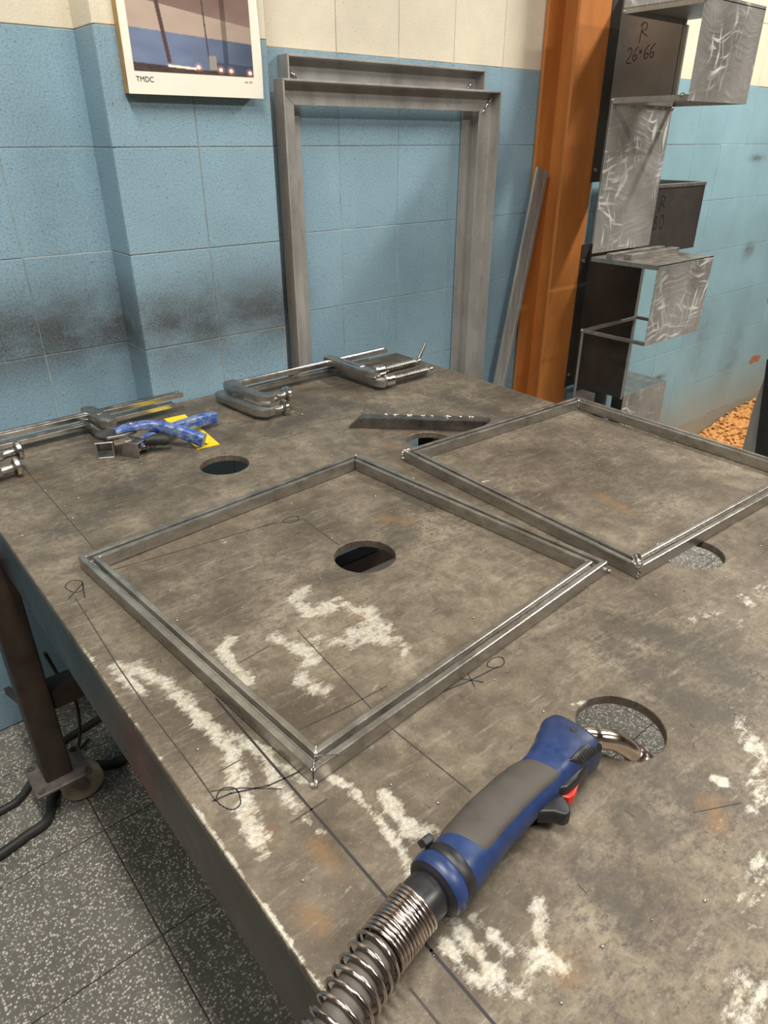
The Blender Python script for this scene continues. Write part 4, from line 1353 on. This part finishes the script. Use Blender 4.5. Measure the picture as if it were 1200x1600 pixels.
# hose with wire coil
hp = [tl(-0.030), tl(-0.055, -0.001, -0.003), (0.170, 0.2225, TZ + 0.023), (0.130, 0.208, TZ + 0.021), (0.085, 0.194, TZ + 0.004), (0.03, 0.18, TZ - 0.06), (-0.02, 0.165, TZ - 0.18), (-0.05, 0.15, TZ - 0.36), (-0.07, 0.10, TZ - 0.56), (-0.09, -0.05, TZ - 0.72), (-0.15, -0.35, 0.018), (-0.3, -0.9, 0.018)]
hpath = smooth_path(hp, 14)
MB().tube(hpath, 0.0148, 16).build('hose', M['hose'], to, smooth=50)
# arclength frame for the coil
acc = [0.0]
for i in range(1, len(hpath)):
    acc.append(acc[-1] + (hpath[i] - hpath[i - 1]).length)
def on_hose(s):
    for i in range(1, len(acc)):
        if acc[i] >= s:
            f_ = (s - acc[i - 1]) / max(1e-9, acc[i] - acc[i - 1])
            p_ = hpath[i - 1].lerp(hpath[i], f_)
            t_ = (hpath[i] - hpath[i - 1]).normalized()
            return p_, t_
    return hpath[-1], (hpath[-1] - hpath[-2]).normalized()
cpts = []
s, ang = 0.004, 0.0
while s < 0.25:
    pitch = 0.0036 if s < 0.046 else 0.0090
    p_, t_ = on_hose(s)
    side = t_.cross(Vector((0, 0, 1))).normalized()
    up_ = side.cross(t_).normalized()
    R_ = 0.0192 if s < 0.046 else 0.0200
    cpts.append(p_ + (side * math.cos(ang) + up_ * math.sin(ang)) * R_)
    ang += 2 * math.pi / 26
    s += pitch / 26
MB().tube(cpts, 0.0016, 6).build('spring_coil', M['spring'], to, smooth=60)

# ------------------------------------------------------------------ poster
po = thing('poster', 'framed photo poster with cream border hanging on the tiled pilaster', 'poster', (0.76, 1.505, 1.40))
po['_base'] = (0.76, 1.505, 1.40)
PX0, PX1, PZ0, PZ1, PY = 0.613, 0.905, 1.403, 1.823, 1.4905
MB().box(PX0 + 0.001, PX1 - 0.012, PY + 0.0008, 1.5145, PZ0 + 0.001, PZ1 - 0.001).build('backing_board', M['wood'], po)
# paper sheet with its right edge curling forward
def curl(x, z):
    u_ = max(0.0, (x - (PX1 - 0.03)) / 0.03)
    return -0.006 * u_ * u_ * (0.5 + 0.5 * math.sin((z - PZ0) * 22))
def sheet(x0, x1, z0, z1, dy, nx, nz):
    bb = MB()
    V_ = [(x0 + (x1 - x0) * i / nx, PY + curl(x0 + (x1 - x0) * i / nx, z0 + (z1 - z0) * j / nz) - dy, z0 + (z1 - z0) * j / nz) for j in range(nz + 1) for i in range(nx + 1)]
    F_ = [(j * (nx + 1) + i, j * (nx + 1) + i + 1, (j + 1) * (nx + 1) + i + 1, (j + 1) * (nx + 1) + i) for j in range(nz) for i in range(nx)]
    bb.add(V_, F_)
    return bb
MB_front = sheet(PX0, PX1, PZ0, PZ1, 0.0, 30, 24)
back = sheet(PX0, PX1, PZ0, PZ1, -0.0006, 30, 24)
MB_front.add(back.v, back.f)
MB_front.build('paper', M['paper'], po)
# the printed photograph: an empty hall with a blue-and-cream wall, drawn as vertex colours
def print_colour(u_, v_, u0=0, v0=0):
    """u 0..1 across, v in metres above the print's lower edge"""
    w1 = v_ + 0.012 * u_          # perspective drop to the right
    n = mnoise.noise(Vector((u_ * 6, v_ * 50, 0.3)))
    n2 = mnoise.noise(Vector((u_ * 40, v_ * 300, 1.3)))
    if w1 < 0.014:
        c = np.array([0.075, 0.05, 0.043]) * (1 + 0.35 * n2 + 0.2 * n)
    elif w1 < 0.069:
        k = 1 - 0.55 * max(0, (u_ - 0.45) / 0.55) - 0.25 * max(0, 0.1 - abs(v_ - 0.02)) 
        c = np.array([0.17, 0.215, 0.34]) * k * (1 + 0.2 * n)
        if w1 < 0.03 and u_ > 0.62:
            c = c * 0.55
    elif w1 < 0.105 + 0.02 * (0.6 - u_):
        c = np.array([0.50, 0.38, 0.31]) * (1 - 0.5 * max(0, u_ - 0.5)) * (1 + 0.1 * n)
    else:
        k = max(0.25, 1 - (v_ - 0.1) * 5)
        c = np.array([0.24, 0.155, 0.13]) * k * (1 + 0.12 * n)
    # posts
    if abs(u_ - (0.295 - v_ * 0.55)) < 0.016 and v_ > 0.016:
        c = np.array([0.10, 0.055, 0.05])
    if abs(u_ - (0.620 - v_ * 0.2)) < 0.006 and v_ > 0.02:
        c = np.array([0.07, 0.06, 0.06])
    if abs(u_ - 0.765) < 0.022 and v_ > 0.02:
        c = c * 0.5
    if abs(u_ - 0.648) < 0.032 and 0.008 < v_ < 0.032:
        c = np.array([0.33, 0.30, 0.26])
    if 0.27 < u_ < 0.50 and 0.0125 < w1 < 0.0165:
        c = np.array([0.95, 0.85, 0.70])
    for lu in (0.52, 0.71, 0.80, 0.97):
        d = math.hypot((u_ - lu) * 0.256, (v_ + 0.010 * u_ - 0.0165) * 1.2)
        if d < 0.0042:
            c = np.array([1.0, 0.88, 0.78])
        elif d < 0.011:
            c = c + np.array([0.5, 0.16, 0.10]) * (1 - d / 0.011)
    return np.clip(c, 0, 1)
QX0, QX1, QZ0, QZ1 = 0.629, 0.886, 1.441, 1.800
pb = MB()
pnx = 280
pz = [QZ0 + 0.16 * k / 180 for k in range(181)] + [QZ0 + 0.16 + (QZ1 - QZ0 - 0.16) * k / 30 for k in range(1, 31)]
pxs = [QX0 + (QX1 - QX0) * k / pnx for k in range(pnx + 1)]
pb.add([(x, PY + curl(x, z) - 0.0006, z) for z in pz for x in pxs], [(j * (pnx + 1) + i, j * (pnx + 1) + i + 1, (j + 1) * (pnx + 1) + i + 1, (j + 1) * (pnx + 1) + i) for j in range(len(pz) - 1) for i in range(pnx)])
pho = pb.build('printed_photo', None, po)
ca = pho.data.color_attributes.new('print', 'FLOAT_COLOR', 'POINT')
cols = []
for q in pb.v:
    c = 0
    for dx, dz in ((-0.25, -0.3), (0.3, -0.2), (-0.3, 0.25), (0.25, 0.3)):
        c = c + print_colour((q[0] - QX0) / (QX1 - QX0) + dx * 2.0 / pnx, max(0.0, q[2] - QZ0 + dz * 0.0016))
    c = c / 4
    cols += [c[0], c[1], c[2], 1.0]
ca.data.foreach_set('color', cols)
t = NT('printed_photo')
an = t.new('ShaderNodeAttribute', attribute_name='print')
t.set(base=an.outputs['Color'], rough=0.5, spec=0.3)
pho.data.materials.append(t.m)
def text_mesh(body, size, loc, parent, mat, name, width=1.0, bold=0.0):
    cu = bpy.data.curves.new('lettering', 'FONT')
    cu.body = body
    cu.size = size
    cu.extrude = 0.0001
    cu.offset = bold
    tmp = bpy.data.objects.new('lettering', cu)
    COL.objects.link(tmp)
    bpy.context.view_layer.update()
    me = bpy.data.meshes.new_from_object(tmp.evaluated_get(bpy.context.evaluated_depsgraph_get()))
    bpy.data.objects.remove(tmp)
    base = Vector(parent['_base'])
    Mx = Matrix.Translation(Vector(loc) - base) @ Matrix.Rotation(math.pi / 2, 4, 'X') @ Matrix.Diagonal((width, 1, 1, 1))
    me.transform(Mx)
    me.materials.clear()
    me.materials.append(mat)
    o = link(bpy.data.objects.new(name, me))
    o.parent = parent
    return o
text_mesh('TMDC', 0.0125, (0.630, PY - 0.0004, 1.4235), po, M['ink'], 'title_lettering', 1.0, 0.0)
text_mesh('nov : 2018', 0.0052, (0.8645, PY - 0.0004, 1.4300), po, M['ink'], 'date_lettering', 0.95)

# ------------------------------------------------------------------ cables on the floor
def cable(pts, r, label):
    bb = MB()
    bb.tube(smooth_path(pts, 8), r, 10)
    tag(bb.build('power_cable', M['cable'], None, origin=(pts[0][0], pts[0][1], 0), smooth=60), label, 'cable', 'cables under the bench')
cable([(-0.5, 1.10, 0.011), (-0.2, 1.20, 0.011), (-0.013, 1.235, 0.011), (0.041, 1.247, 0.011), (0.092, 1.262, 0.011), (0.13, 1.335, 0.011), (0.217, 1.345, 0.011), (0.296, 1.320, 0.011), (0.6, 1.36, 0.011), (1.0, 1.30, 0.011)], 0.0105, 'thick dark rubber cable running along the floor under the bench caster')
cable([(-0.5, 1.33, 0.009), (-0.2, 1.345, 0.009), (0.015, 1.352, 0.009), (0.06, 1.362, 0.009), (0.10, 1.40, 0.009), (0.18, 1.47, 0.009), (0.5, 1.52, 0.009)], 0.0085, 'thinner dark cable on the floor behind the bench leg')
cable([(0.19, 1.36, 0.36), (0.205, 1.375, 0.28), (0.225, 1.375, 0.19), (0.22, 1.385, 0.10), (0.21, 1.41, 0.02), (0.24, 1.44, 0.008)], 0.004, 'thin black wire hanging down behind the bench leg')

# ------------------------------------------------------------------ right background: sawdust, board, perforated upright
bb = MB()
n = 60
V_, F_ = [], []
for j in range(n + 1):
    for i in range(n + 1):
        x = 2.85 + 1.5 * i / n; y = 1.02 + 0.485 * j / n
        hgt = 0.07 * max(0, min(1, (x - 3.22) / 0.5)) * max(0, min(1, (y - 1.05) / 0.45)) ** 0.8
        nz = mnoise.noise(Vector((x * 22, y * 22, 0))) * 0.018 + mnoise.noise(Vector((x * 70, y * 70, 3))) * 0.012
        V_.append((x, y, max(0.0005, hgt + nz * min(1, hgt * 20))))
for j in range(n):
    for i in range(n):
        a = j * (n + 1) + i
        F_.append((a, a + 1, a + n + 2, a + n + 1))
bb.add(V_, F_)
for k in range(900):
    x = random.uniform(3.30, 4.3); y = random.uniform(1.1, 1.5)
    hgt = 0.07 * max(0, min(1, (x - 3.22) / 0.5)) * max(0, min(1, (y - 1.05) / 0.45)) ** 0.8
    a = random.uniform(0, 6.28); L = random.uniform(0.006, 0.016)
    c_ = Vector((x, y, hgt + 0.006 + random.uniform(0, 0.008)))
    e1 = Vector((math.cos(a), math.sin(a), random.uniform(-0.4, 0.4))) * L
    e2 = Vector((-math.sin(a), math.cos(a), random.uniform(-0.4, 0.4))) * L * 0.5
    bb.add([c_ - e1 - e2, c_ + e1 - e2, c_ + e1 + e2, c_ - e1 + e2], [(0, 1, 2, 3)])
o = bb.build('sawdust_heap', M['sawdust'], None, origin=(3.7, 1.3, 0))
o['kind'] = 'stuff'
tag(o, 'heap of orange-brown sawdust piled against the blue wall on the right', 'sawdust')

up = thing('perforated_upright', 'black perforated steel upright standing at the right edge', 'upright', (2.75, 0.93, 0))
up['_base'] = (2.75, 0.93, 0)
bb = MB()
yz = [(0.78, 0.0), (0.918, 0.0), (0.954, 0.29), (0.998, 0.64), (0.86, 0.64)]
n = len(yz)
bb.add([(2.600, y, z) for y, z in yz] + [(2.66, y, z) for y, z in yz], [tuple(range(n)), tuple(range(2 * n - 1, n - 1, -1))] + [(i, n + i, n + (i + 1) % n, (i + 1) % n) for i in range(n)])
bb.build('post', M['black_metal'], up, 0.002)
bb = MB()
for k in range(13):
    z = 0.08 + k * 0.042
    bb.prism(circ(0.0055, 10), 0, 0.0015, Matrix.Translation((2.6, 0.912 + z * 0.124 - 0.018, z)) @ Matrix.Rotation(-math.pi / 2, 4, 'Y'))
bb.build('punched_holes', M['ink'], up, kind='stuff')
gb = MB()
yz = [(0.935, 0.0), (1.003, 0.0), (1.003, 0.44), (0.990, 0.57), (0.986, 0.57)]
n = len(yz)
gb.add([(2.664, y * 1.022, z) for y, z in yz] + [(2.676, y * 1.022, z) for y, z in yz], [tuple(range(n)), tuple(range(2 * n - 1, n - 1, -1))] + [(i, n + i, n + (i + 1) % n, (i + 1) % n) for i in range(n)])
tag(gb.build('grey_board', M['grey_board'], None, 0.001, origin=(2.67, 0.99, 0)), 'narrow grey board standing beside the black perforated upright', 'board')

for o in bpy.data.objects:
    if '_base' in o:
        del o['_base']
print('objects', len(bpy.data.objects))
